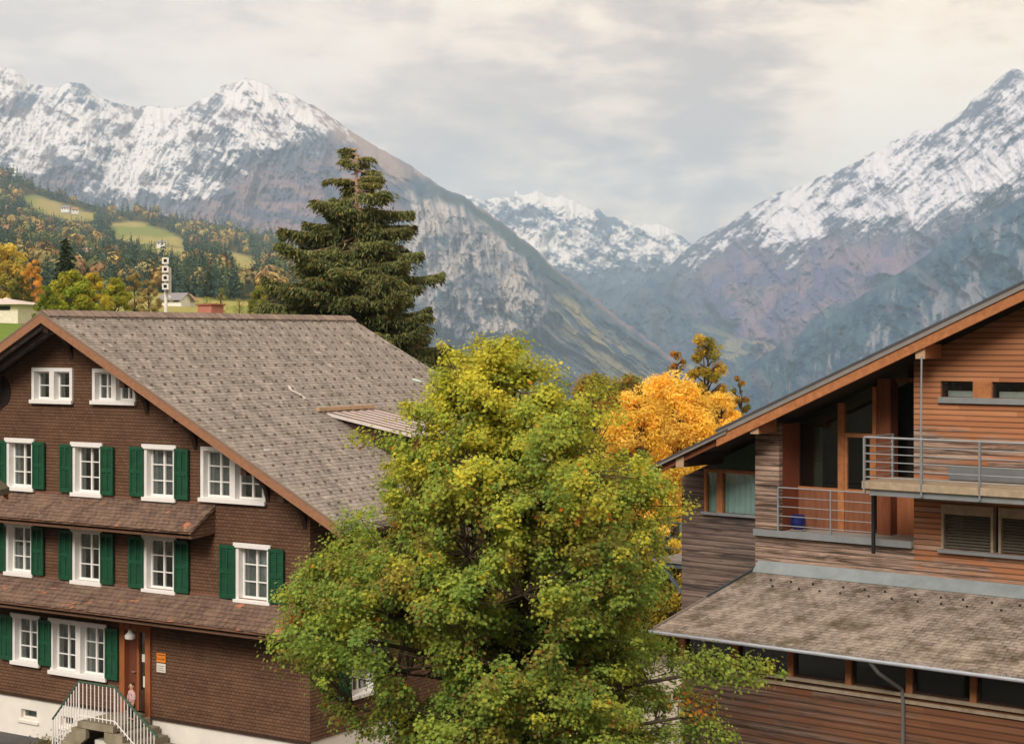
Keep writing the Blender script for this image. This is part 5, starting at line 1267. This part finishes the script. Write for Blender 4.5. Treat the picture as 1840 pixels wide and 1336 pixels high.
# ---------------------------------------------------------------- trees in the middle distance
def broad_tree(name, px, top, base, wpx, Y, cols, seed, label, group=None, n=11000, leaf=None, tall=False, open_=.0, spread=None, clumps=None):
    rng = np.random.default_rng(seed); rn = random.Random(seed); m = Y / F
    x0 = (px - CX) * m; gz = float(ground_z(np.array([x0]), np.array([Y]))[0]); zt = ZC - (top - HY) * m; zb = ZC - (base - HY) * m
    if gz > zb: gz = zb - 1.0
    root = empty(name, (x0, Y, gz), label=label, cat='tree', group=group)
    h = zt - gz; cb = max(h * .14, zb - gz); R = wpx * m / 2
    tr = MB(); tr.tube([(0, 0, -.3), (rn.uniform(-.1, .1), 0, h * .4), (rn.uniform(-.2, .2), 0, h * .93)], [.05 + h * .016, .03 + h * .011, .02], 8); tr.build('trunk', BARK, root)
    lb = MB(); cl = []
    nc = clumps or (34 if not tall else 40)
    for i in range(nc):
        q = (i + .5) / nc; z_ = cb + (h - cb) * (1 - (1 - q) ** 1.1) * .97
        t_ = (z_ - cb) / (h - cb); env = (math.sin(math.pi * min(1, .12 + t_ * .84)) ** .75) if not tall else (math.sin(math.pi * min(1, .2 + t_ * .78)) ** .6)
        a = i * 2.399; rr = R * env * rng.uniform(.45, .85); cr = R * rng.uniform(.26, .42) * (1 - .35 * t_)
        cl.append((math.cos(a) * rr, math.sin(a) * rr, z_ + rng.uniform(-.3, .3), cr)); branch(lb, (0, 0, max(z_ - rr * .8, h * .1)), (math.cos(a) * rr, math.sin(a) * rr, z_), .03 + h * .003, .012, -.04, 5, 4, rn)
    lb.build('limbs', BARK, root)
    Ps = []; Ns = []; Cs = []; cs = np.array([lin(c) for c in cols]); per = int(n / nc)
    for c_ in cl:
        k = max(10, int(per * (c_[3] / (R * .33)) ** 1.6 * (1 if rng.random() > open_ else .25))); p = rng.normal(size=(k, 3)); p /= np.linalg.norm(p, axis=1, keepdims=True); p *= (rng.uniform(0, 1, k) ** .45)[:, None] * c_[3] * np.array([1, 1, .85])
        b = cs[rng.integers(0, len(cs))]; cc = np.where(rng.random((k, 1)) < .6, b, cs[rng.integers(0, len(cs), k)]) * rng.uniform(.8, 1.2) * rng.uniform(.85, 1.15, (k, 1))
        Ps.append(p + np.array(c_[:3])); Ns.append(p / c_[3] + np.array([0, 0, .5]) + rng.normal(size=(k, 3)) * .5); Cs.append(cc)
    P = np.vstack(Ps); V, Fq = leaf_cloud(P, np.vstack(Ns), leaf or R * .085, OVAL if leaf and leaf > .12 else QUAD, rng, .3)
    np_mesh('crown', V, Fq, LEAF, root, col=rep(np.vstack(Cs), len(V) // len(P)))
    return root
def conifer(name, px, top, base, wpx, Y, cols, seed, label, group=None, n=2600):
    rng = np.random.default_rng(seed); m = Y / F; x0 = (px - CX) * m; gz = float(ground_z(np.array([x0]), np.array([Y]))[0]); zt = ZC - (top - HY) * m; zb = ZC - (base - HY) * m
    if gz > zb: gz = zb - .5
    root = empty(name, (x0, Y, gz), label=label, cat='tree', group=group); h = zt - gz; R = wpx * m / 2
    MB().tube([(0, 0, -.2), (0, 0, h)], [.04 + h * .012, .02], 8).build('trunk', BARK, root)
    cb = max(.1 * h, zb - gz); cs = np.array([lin(c) for c in cols]); Ps = []; Us = []; Cs = []; nb = 70
    for i in range(nb):
        q = i / nb; z_ = cb + (h - cb) * q; a = i * 2.399; r_ = R * (1 - q) ** .85 * rng.uniform(.7, 1.1) + .08
        k = int(n / nb * (.4 + 1.2 * (1 - q))); s_ = rng.uniform(.05, 1, k); d_ = np.array([math.cos(a), math.sin(a), 0]); sd = np.array([-d_[1], d_[0], 0]); lat = rng.normal(0, .22, k) * r_ * (1 - s_ * .5)
        P = d_ * (s_ * r_)[:, None] + sd * lat[:, None] + np.array([0, 0, 1]) * (z_ - .28 * s_ * r_ - np.abs(rng.normal(0, .09, k)) * r_)[:, None]
        Ps.append(P); Us.append(d_ * .7 + np.array([0, 0, -.5]) + rng.normal(size=(k, 3)) * .45); Cs.append(cs[rng.integers(0, len(cs), k)] * rng.uniform(.75, 1.25))
    P = np.vstack(Ps); U = np.vstack(Us); U /= np.linalg.norm(U, axis=1, keepdims=True); k = len(P); r_ = rng.normal(size=(k, 3)); Wd = np.cross(U, r_); Wd /= np.linalg.norm(Wd, axis=1, keepdims=True)
    sh = np.array([(-.5, 0), (.5, 0), (.3, .8), (-.3, .8)]); L_ = R * .16 * rng.uniform(.7, 1.3, k); V = P[:, None] + U[:, None] * sh[None, :, 1:2] * L_[:, None, None] + Wd[:, None] * sh[None, :, 0:1] * (L_ * .5)[:, None, None]
    np_mesh('crown', V.reshape(-1, 3), np.arange(k * 4).reshape(k, 4), NEEDLE, root, col=rep(np.vstack(Cs), 4))
    return root
OR_ = [(212, 192, 96), (220, 198, 98), (202, 174, 86), (172, 170, 86)]; YG = [(160, 172, 62), (180, 182, 66), (138, 158, 60), (190, 180, 68)]; TAN = [(182, 162, 100), (192, 170, 110), (164, 154, 94), (172, 144, 98)]
GD = [(244, 206, 84), (248, 214, 96), (240, 196, 74), (250, 218, 110)]; OL = [(146, 152, 66), (160, 156, 70), (122, 132, 62), (176, 162, 74)]; AUT = [(190, 136, 60), (150, 130, 56), (172, 112, 56), (124, 124, 56)]; DG = [(38, 50, 34), (50, 62, 40), (62, 72, 46), (44, 56, 40)]
GR1 = 'autumn trees on the slope behind the chalet'; GR2 = 'autumn trees behind the timber house'
broad_tree('yellow_tree', 14, 442, 548, 100, 190, OR_, 21, 'orange yellow tree at the far left above the pale roofed bungalow', GR1)
broad_tree('yellow_tree', 58, 470, 545, 44, 185, [(228, 176, 88), (232, 186, 92), (214, 164, 82)], 22, 'narrow bright orange tree between the far left yellow tree and the dark conifer', GR1, tall=True)
broad_tree('bush', 38, 500, 556, 50, 170, [(84, 92, 44), (110, 108, 50)], 23, 'small olive green tree below the narrow orange tree', GR1, n=5000)
conifer('conifer', 118, 428, 580, 88, 165, DG, 24, 'dark conifer rising above the round yellow green trees')
broad_tree('linden_tree', 128, 488, 600, 104, 140, YG, 25, 'broad yellow green tree directly in front of the dark conifer', GR1, n=16000)
broad_tree('linden_tree', 84, 520, 600, 56, 135, [(120, 138, 46), (140, 148, 50)], 26, 'low green tree left of the broad yellow green tree', GR1)
broad_tree('linden_tree', 168, 490, 600, 60, 142, [(206, 186, 66), (190, 180, 66), (216, 190, 70)], 27, 'golden topped tree right of the broad yellow green tree', GR1)
broad_tree('linden_tree', 208, 502, 600, 64, 138, [(176, 174, 62), (204, 182, 66), (150, 160, 60)], 28, 'yellow green tree between the golden topped tree and the tan tree', GR1)
broad_tree('tan_tree', 242, 486, 600, 44, 150, TAN, 29, 'tall tan tree just left of the white horn mast', GR1, tall=True, open_=.2)
broad_tree('tan_tree', 268, 508, 600, 46, 145, TAN, 30, 'low tan tree touching the foot of the white horn mast', GR1, open_=.25)
broad_tree('garden_tree', 398, 518, 600, 34, 230, [(150, 150, 56), (170, 160, 60)], 31, 'small pointed yellow tree rising behind the red chimney', GR1, n=1500, tall=True)
broad_tree('garden_tree', 372, 534, 600, 34, 230, [(160, 160, 60), (140, 146, 54)], 32, 'low yellow green bush left of the small pointed yellow tree', GR1, n=1200)
broad_tree('garden_tree', 466, 514, 610, 58, 170, OL, 33, 'olive tree at the left edge of the tall spruce', GR1)
broad_tree('garden_tree', 430, 536, 600, 36, 200, TAN + OL, 34, 'small tan and olive tree right of the red chimney', GR1, n=1400)
broad_tree('maple_tree', 1212, 682, 900, 200, 68, GD, 41, 'bright golden yellow tree behind the lower end of the timber house roof', GR2, n=44000, leaf=.10, clumps=110)
broad_tree('maple_tree', 1150, 706, 960, 170, 66, GD, 45, 'lower golden tree hugging the right edge of the big oak', GR2, n=26000, leaf=.10, clumps=70)
broad_tree('maple_tree', 1290, 700, 900, 130, 70, GD, 53, 'second golden tree touching the lower end of the timber house roof', GR2, n=22000, leaf=.10, clumps=60)
broad_tree('maple_tree', 1272, 606, 900, 110, 76, [(176, 160, 62), (204, 172, 64), (142, 142, 62), (190, 146, 60)], 42, 'loose olive and gold tree rising behind the bright golden yellow tree', GR2, n=22000, leaf=.10, open_=.15, tall=True, clumps=60)
broad_tree('maple_tree', 1216, 622, 900, 66, 79, AUT + [(200, 140, 60)], 49, 'slender rust coloured tree left of the loose olive and gold tree', GR2, n=9000, leaf=.10, open_=.25, tall=True, clumps=46)
broad_tree('maple_tree', 1330, 682, 900, 56, 74, [(120, 124, 50), (170, 140, 52), (190, 140, 60)], 43, 'small olive tree at the right of the golden yellow tree beside the roof edge', GR2, n=7000, leaf=.09, open_=.2)
broad_tree('autumn_tree', 1068, 672, 900, 170, 95, AUT + OL, 44, 'rust and olive tree directly behind the right shoulder of the big oak', GR2, n=26000, leaf=.13, clumps=80)
broad_tree('autumn_tree', 1126, 674, 900, 150, 92, OL + AUT, 46, 'olive tree between the rust tree and the golden trees', GR2, n=26000, leaf=.13, clumps=80)
broad_tree('autumn_tree', 1000, 706, 900, 110, 98, OL, 47, 'olive tree hidden mostly behind the middle of the big oak', GR2, n=2600, leaf=.2)
broad_tree('autumn_tree', 818, 640, 800, 90, 110, AUT + OL, 48, 'brownish autumn tree between the chalet roof edge and the big oak', GR2, n=9000, leaf=.14)
conifer('conifer', 1072, 676, 760, 26, 105, DG, 51, 'small dark conifer tip showing above the rust and olive trees', GR2, n=1200)
conifer('conifer', 1130, 674, 760, 16, 112, DG, 52, 'tiny dark conifer tip between the rust tree and the golden tree', GR2, n=800)
conifer('conifer', 788, 620, 760, 60, 85, [(66, 86, 62), (80, 98, 66), (56, 76, 56)], 53, 'young grey green conifer below the right side of the tall spruce', None, n=2600)
for i, (px, top, w_, Y, cols, lab) in enumerate(((1200, 900, 120, 60, YG + GD, 'yellow green tree seen through the steel balcony of the timber house'), (1205, 985, 130, 56, [(60, 72, 34), (80, 88, 40), (180, 160, 56)], 'dark green tree below the steel balcony of the timber house'),
                                            (1140, 930, 150, 58, OL, 'olive tree hidden behind the right part of the big oak'), (1010, 1060, 160, 56, [(70, 84, 40), (90, 100, 44)], 'dark green tree behind the lower part of the big oak'))):
    broad_tree('yard_tree', px, top, 1180, w_, Y, cols, 60 + i, lab, 'trees in the yard between the houses', n=12000, leaf=.09)

# ---------------------------------------------------------------- wooded hill: thousands of far trees that read as one mass
def far_wood():
    rng = np.random.default_rng(77); Vs = []; Fs = []; Cs = []; off = 0
    n = 7500; Y = np.exp(rng.uniform(math.log(400), math.log(3020), n)); px = rng.uniform(-160, 800, n); X = (px - CX) / F * Y; gz = ground_z(X, Y); py = HY - (gz - ZC) / Y * F
    w1 = (fbm(px / 20, py / 14, 4, 52) - .5) * 16
    md = np.zeros(n)
    for p_ in MEADOW: md = np.maximum(md, poly(px, py + w1 * .4, p_, 2))
    for p_ in MEADOW: md = np.maximum(md, poly(px, py + w1 * .4 - 20 / Y * F * .45, p_, 2) * .9)
    keep = (md < .35) & (py < 590) & (Y > 420); patch = fbm(px / 70, py / 30, 3, 88)
    X, Y, gz, px, py, patch = [a[keep] for a in (X, Y, gz, px, py, patch)]
    dist = np.interp(Y, [230, 700, 3000], [10, 14, 24]); order = np.argsort(-Y)
    con = np.array([lin(c) for c in ((70, 90, 80), (82, 100, 84), (62, 84, 78), (92, 106, 80))]); dec = np.array([lin(c) for c in ((170, 148, 94), (178, 150, 90), (150, 138, 90), (118, 126, 78), (152, 118, 82), (106, 118, 74), (168, 156, 104))])  # distance haze put into the tree colours, lighter and bluer
    for i in order:
        h = dist[i] * rng.uniform(.6, 1.15); iscon = rng.random() < (.93 if patch[i] > .45 else .62); base = np.array([X[i], Y[i], gz[i] - .5])
        if iscon:
            r = h * rng.uniform(.15, .22); k = (90 if Y[i] < 900 else 40); q = rng.uniform(0, 1, k) ** 1.3; a = rng.uniform(0, 2 * math.pi, k); rr = r * (1 - q) * rng.uniform(.3, 1.1, k)
            P = base + np.stack([np.cos(a) * rr, np.sin(a) * rr, h * (.06 + .94 * q)], 1); s = (r * (.30 if Y[i] < 900 else .42) * (1.15 - q))[:, None]; c = con[rng.integers(0, 4)] * rng.uniform(.75, 1.3)
            d_ = np.stack([np.cos(a), np.sin(a), -.7 + 0 * a], 1)
        else:
            h *= .72; r = h * rng.uniform(.32, .48); k = (130 if Y[i] < 900 else 40); d0 = rng.normal(size=(k, 3)); d0 /= np.linalg.norm(d0, axis=1, keepdims=True); P = base + np.array([0, 0, h * .58]) + d0 * np.array([r, r, h * .42]) * rng.uniform(.55, 1, (k, 1)); s = np.full((k, 1), r * (.24 if Y[i] < 900 else .4)); c = dec[rng.integers(0, 7)] * rng.uniform(.75, 1.25); d_ = d0
        u_ = np.cross(d_, rng.normal(size=(k, 3))); u_ /= np.linalg.norm(u_, axis=1, keepdims=True); w_ = np.cross(d_, u_); w_ = w_ / np.linalg.norm(w_, axis=1, keepdims=True) + d_ * .3
        V = np.stack([P - u_ * s, P + w_ * s * .8, P + u_ * s, P - w_ * s * 1.1], 1).reshape(-1, 3); Vs.append(V); Cs.append(np.repeat(np.clip(c * rng.uniform(.75, 1.25, (k, 1)), 0, 1), 4, 0))
    V = np.vstack(Vs); np_mesh('forest', V, np.arange(len(V)).reshape(-1, 4), NEEDLE, None, col=np.vstack(Cs), kind='stuff', label='mixed forest of dark conifers and orange broadleaf trees covering the hill at the left', cat='forest')
far_wood()

# ================================================================ far houses and the horn mast
def cottage(name, px, py, Y, w, d_, h, rh, ang, wall, roofc, label, hip=False):
    x, y, z = px2(px, py, Y); root = empty(name, (x, y, z), math.radians(ang), label=label, cat='house', group=None)
    MB().box(-w / 2, w / 2, -d_ / 2, d_ / 2, -3, h).prism([(-w / 2, -d_ / 2, h), (-w / 2, d_ / 2, h), (-w / 2, 0, h + rh)], (w, 0, 0)).build('wall', wall, root) if not hip else MB().box(-w / 2, w / 2, -d_ / 2, d_ / 2, -3, h).build('wall', wall, root)
    o = .6; m_ = MB(); th = .18
    if hip:
        a = [(-w / 2 - o, -d_ / 2 - o, h), (w / 2 + o, -d_ / 2 - o, h), (w / 2 + o, d_ / 2 + o, h), (-w / 2 - o, d_ / 2 + o, h), (-w / 2 + d_ / 2, 0, h + rh), (w / 2 - d_ / 2, 0, h + rh)]
        m_.v = a; m_.f = [(0, 1, 5, 4), (1, 2, 5), (2, 3, 4, 5), (3, 0, 4), (3, 2, 1, 0)]
    else:
        k = rh / (d_ / 2)
        for sg in (-1, 1): m_.prism([(-w / 2 - o, sg * (d_ / 2 + o), h - o * k), (-w / 2 - o, 0, h + rh), (-w / 2 - o, 0, h + rh + th), (-w / 2 - o, sg * (d_ / 2 + o), h - o * k + th)], (w + 2 * o, 0, 0))
    rf = m_.build('roof', roofc, root)
    for i in range(max(2, int(w / 3))):
        a = -w / 2 + w * (i + .5) / max(2, int(w / 3)); f = MB().box(a - .55, a + .55, -d_ / 2 - .06, -d_ / 2 - .004, h * .35, h * .8).build('window', IRON, root)
    MB().box(-w * .04, w * .04, .2, .2 + w * .08, h + rh * .5, h + rh * 1.15).build('chimney', PLASTER, rf)
    return root
PR = plain('pale grey pink roof', (196, 184, 178), .8); CW = plain('cream wall', (226, 218, 200), .8); GRF = plain('grey roof', (132, 130, 134), .8); TNR = plain('tan roof', (156, 124, 96), .8); BRW = plain('brown timber wall', (120, 92, 70), .8); WW = plain('white wall', (230, 228, 222), .8)
cottage('bungalow', 8, 563, 150, 5.2, 4.4, .75, .55, -14, CW, PR, 'pale cream bungalow with a light hipped roof at the far left behind the chalet', hip=True)
cottage('farmhouse', 316, 546, 330, 4.4, 3.4, 1.0, 1.0, -20, WW, GRF, 'small white farmhouse with a grey roof just right of the horn mast')
cottage('farmhouse', 334, 545, 338, 2.6, 2.6, .8, 1.0, 70, WW, TNR, 'small farmhouse gable with a tan roof, right of the grey roofed farmhouse')
cottage('hill_cottage', 150, 460, 900, 7, 6, 2.2, 2, 10, plain('faded pink wall', (206, 160, 144), .8), plain('faded red roof', (180, 140, 128), .8), 'small pink walled house on the meadow right of the dark conifer')
cottage('hill_barn', 289, 440, 1500, 7, 5, 2, 1.5, 5, WW, GRF, 'tiny white barn at the foot of the middle hill meadow')
cottage('hill_barn', 118, 378, 2100, 10, 8, 3, 3, 5, WW, GRF, 'tiny white barn on the upper hill meadow')
cottage('hill_barn', 134, 381, 2100, 8, 8, 3, 3, 25, WW, TNR, 'tiny tan roofed barn beside the upper white barn')

def mast():
    Y = 62.0; m = Y / F; x, _, z1 = px2(298, 460, Y); gz = float(ground_z(np.array([x]), np.array([Y]))[0]); root = empty('siren_mast', (x, Y, gz), math.radians(8), label='white mast carrying four stacked square horns with dark mouths behind the chalet ridge', cat='siren mast')
    WM = plain('white mast paint', (226, 224, 218), .5); MB().tube([(0, 0, 0), (0, 0, z1 - gz - .1)], [.08, .06], 12).build('pole', WM, root)
    s = .23
    for k in range(4):
        z_ = ZC - (469 + k * 15.3 - HY) * m - gz
        h_ = MB().box(-s / 2, s / 2, -.36, -.34, z_ - s / 2, z_ - s / 4).box(-s / 2, s / 2, -.36, -.34, z_ + s / 4, z_ + s / 2).box(-s / 2, -s / 4, -.36, -.34, z_ - s / 4, z_ + s / 4).box(s / 4, s / 2, -.36, -.34, z_ - s / 4, z_ + s / 4).box(-s / 2, s / 2, -.339, -.08, z_ - s / 2, z_ + s / 2).build('horn', WM, root)
        MB().box(-s / 4, s / 4, -.352, -.341, z_ - s / 4, z_ + s / 4).build('mouth', plain('dark horn mouth', (30, 24, 24), .9), h_)
    zb = ZC - (535 - HY) * m - gz
    MB().box(.10, .19, -.12, .12, zb, z1 - gz - .42).build('side_baffle', WM, root)
mast()

# ================================================================ small things near the houses
def left_pt(px, py, y):
    x_, z_ = LH.on_y(px, py, y); return (LH.o[0] + LH.x[0] * x_ + LH.y[0] * y, LH.o[1] + LH.x[1] * x_ + LH.y[1] * y, z_)
def small_bush():
    rng = np.random.default_rng(3); q = left_pt(96, 1326, -1.0); root = empty('bush', (q[0], q[1], .02), label='small yellowish bush at the left foot of the entrance stair', cat='bush')
    P = rng.normal(size=(900, 3)) * np.array([.28, .2, .13]) + np.array([0, 0, .25]); V, Fq = leaf_cloud(P, rng.normal(size=(900, 3)) + np.array([0, 0, 1]), .045, QUAD, rng)
    cs = np.array([lin(c) for c in ((130, 120, 60), (96, 100, 50), (150, 130, 70))])[rng.integers(0, 3, 900)]
    np_mesh('foliage', V, Fq, LEAF, root, col=rep(cs, 4)); st = MB()
    for i in range(9): st.tube([(0, 0, 0), (math.cos(i) * .2, math.sin(i) * .14, .3)], .006, 4)
    st.build('stems', BARK, root)
small_bush()
def neighbour():
    root = empty('neighbour_house', (-9.5, 22, 0), label='corner of a nearer roof with orange timber edge at the left picture border', cat='house')
    m = 24.6 / F; tx, tz = (17 - CX) * m + 9.5, ZC - (886 - HY) * m
    MB().prism([(tx, -3.5, tz), (tx - 2.4, -3.5, tz + 1.9), (tx - 2.4, -3.5, tz + 1.99), (tx, -3.5, tz + .09)], (0, 6.1, 0)).prism([(tx - 2.4, -3.5, tz + 1.9), (tx - 5, -3.5, tz - .1), (tx - 5, -3.5, tz), (tx - 2.4, -3.5, tz + 1.99)], (0, 6.1, 0)).build('roof', plain('mossy dark tiles', (84, 78, 60), .9, var=.3, sc=9), root)
    MB().prism([(tx - .02, 2.603, tz + .06), (tx - 2.4, 2.603, tz + 1.94), (tx - 2.4, 2.603, tz + 1.78), (tx - .02, 2.603, tz - .1)], (0, .04, 0)).build('bargeboard', LARCH, root)
    MB().box(tx - 4.4, tx - .7, -3, 2, 0, tz + .3).build('wall', SHING, root)
neighbour()
# doorway in the plinth on the chalet's side
yb, _ = LH.on_x(748, 1310, 0); yc_, _ = LH.on_x(768, 1310, 0)
w_ = MB().box(-.027, .02, yb, yc_, .02, 1.04).build('plinth_door', IRON, LH.root)
MB().box(-.027, .03, yc_ + .002, yc_ + .35, .02, 1.06).build('door_pier', WHITE2, LH.root)

# ================================================================ the child on the landing
def skin_body(name, verts, edges, radii, mat, parent, sub=2):
    me = bpy.data.meshes.new(name); me.from_pydata([tuple(v) for v in verts], edges, []); o = link_mesh(name, me, mat, parent)
    md = o.modifiers.new('skin', 'SKIN'); md.use_smooth_shade = True
    for i, r_ in enumerate(radii): me.skin_vertices[0].data[i].radius = (r_, r_ * (.8 if r_ > .05 else 1))
    me.skin_vertices[0].data[0].use_root = True
    ss = o.modifiers.new('subd', 'SUBSURF'); ss.levels = sub; ss.render_levels = sub
    return o
def child():
    q = left_pt(237, 1240, -.62); root = empty('person', (q[0], q[1], ST[2] + .003), math.radians(-32.9 - 20), label='small child in a pink patterned shirt and dark trousers standing at the chalet door', cat='person')
    sk = plain('skin', (206, 160, 136), .6, var=.04); sh = new_mat('pink patterned shirt', .85); m, t, p = sh
    t.L.new(t.mix(t.ramp(t.noise(obj_co(t), 46, 2, .5), [(.47, 0), (.53, 1)]), lin((176, 130, 136)), lin((214, 186, 186))), p.inputs['Base Color'])
    tr = plain('dark trousers', (48, 38, 44), .8); hr = plain('brown hair', (66, 42, 30), .7, sc=30, var=.3)
    s = .98                      # standing height
    V = [(0, 0, .46), (0, 0, .56), (0, .0, .66), (0, 0, .73), (0, -.005, .775), (0, -.01, .82), (0, -.012, .88), (0, -.006, .93),
         (-.085, 0, .715), (-.135, -.01, .60), (-.15, -.05, .49), (-.152, -.075, .45), (.085, 0, .715), (.15, .0, .61), (.17, -.03, .50), (.175, -.05, .46),
         (-.055, 0, .43), (-.065, -.01, .24), (-.07, .005, .05), (-.072, -.07, .022), (.055, 0, .43), (.06, -.04, .25), (.066, -.01, .05), (.07, -.085, .022)]
    E_ = [(0, 1), (1, 2), (2, 3), (3, 4), (4, 5), (5, 6), (6, 7), (3, 8), (8, 9), (9, 10), (10, 11), (3, 12), (12, 13), (13, 14), (14, 15), (0, 16), (16, 17), (17, 18), (18, 19), (0, 20), (20, 21), (21, 22), (22, 23)]
    R_ = [.056, .066, .07, .058, .032, .06, .078, .05, .036, .026, .019, .022, .036, .026, .019, .022, .036, .032, .024, .022, .036, .032, .024, .022]
    # five fingers on each hand
    for sd, w in ((-1, 11), (1, 15)):
        bx_, by_, bz = V[w]
        for k, (ox, oy, L_) in enumerate(((0, -.018, .036), (0, -.006, .042), (0, .006, .04), (0, .017, .032))):
            a = len(V); V += [(bx_ + sd * .004, by_ + oy, bz - .018), (bx_ + sd * .006, by_ + oy - .004, bz - .018 - L_ * .55), (bx_ - sd * .002, by_ + oy - .008, bz - .018 - L_)]; E_ += [(w, a), (a, a + 1), (a + 1, a + 2)]; R_ += [.0065, .0058, .0045]
        a = len(V); V += [(bx_ - sd * .004, by_ - .024, bz - .004), (bx_ - sd * .008, by_ - .034, bz - .022)]; E_ += [(w, a), (a, a + 1)]; R_ += [.007, .0055]
    skin_body('body', V, E_, R_, sk, root)
    skin_body('shirt', [(0, 0, .45), (0, 0, .56), (0, 0, .66), (0, 0, .735), (-.085, 0, .718), (-.13, -.01, .615), (-.146, -.04, .525), (.085, 0, .718), (.145, 0, .62), (.166, -.025, .53)],
              [(0, 1), (1, 2), (2, 3), (3, 4), (4, 5), (5, 6), (3, 7), (7, 8), (8, 9)], [.112, .100, .098, .070, .060, .048, .042, .060, .048, .042], m, root)
    skin_body('trousers', [(0, 0, .475), (0, 0, .43), (-.056, 0, .40), (-.065, -.01, .24), (-.07, .004, .07), (.056, 0, .40), (.06, -.04, .25), (.066, -.008, .07)],
              [(0, 1), (1, 2), (2, 3), (3, 4), (1, 5), (5, 6), (6, 7)], [.105, .108, .082, .062, .046, .082, .062, .046], tr, root)
    for sd in (-1, 1): skin_body('shoe', [(sd * .07, .02, .025), (sd * .072, -.03 - .01 * sd, .028), (sd * .074, -.085, .022)], [(0, 1), (1, 2)], [.028, .032, .024], IRON, root)
    skin_body('hair', [(0, .012, .865), (0, .018, .91), (0, .0, .942), (0, -.035, .948)], [(0, 1), (1, 2), (2, 3)], [.082, .086, .072, .04], hr, root)
    for sd in (-1, 1):
        MB().tube([(sd * .027, -.076, .875), (sd * .027, -.086, .875)], [.011, .007], 8).build('eye', IRON, root)
        MB().tube([(sd * .074, 0, .885), (sd * .086, .004, .875), (sd * .078, 0, .86)], [.012, .014, .008], 6).build('ear', sk, root)
    MB().tube([(0, -.078, .872), (0, -.096, .856)], [.006, .011], 6).build('nose', sk, root)
    MB().box(-.02, .02, -.084, -.078, .832, .838).build('mouth', plain('lips', (160, 84, 78), .5), root)
child()
# ================================================================ air
def haze():
    m = bpy.data.materials.new('mountain air'); m.use_nodes = True; nt = m.node_tree; nt.nodes.clear()
    out = nt.nodes.new('ShaderNodeOutputMaterial'); pv = nt.nodes.new('ShaderNodeVolumePrincipled')
    pv.inputs['Color'].default_value = (.55, .75, .98, 1); pv.inputs['Density'].default_value = HAZE; pv.inputs['Anisotropy'].default_value = 0
    nt.links.new(pv.outputs[0], out.inputs['Volume'])
    MB().box(-6300, 6300, -330, 14200, -520, 1330).build('haze', m, kind='stuff', label='thin blue mountain air filling the whole valley up to the peaks', cat='haze')
HAZE = 9e-5
haze()
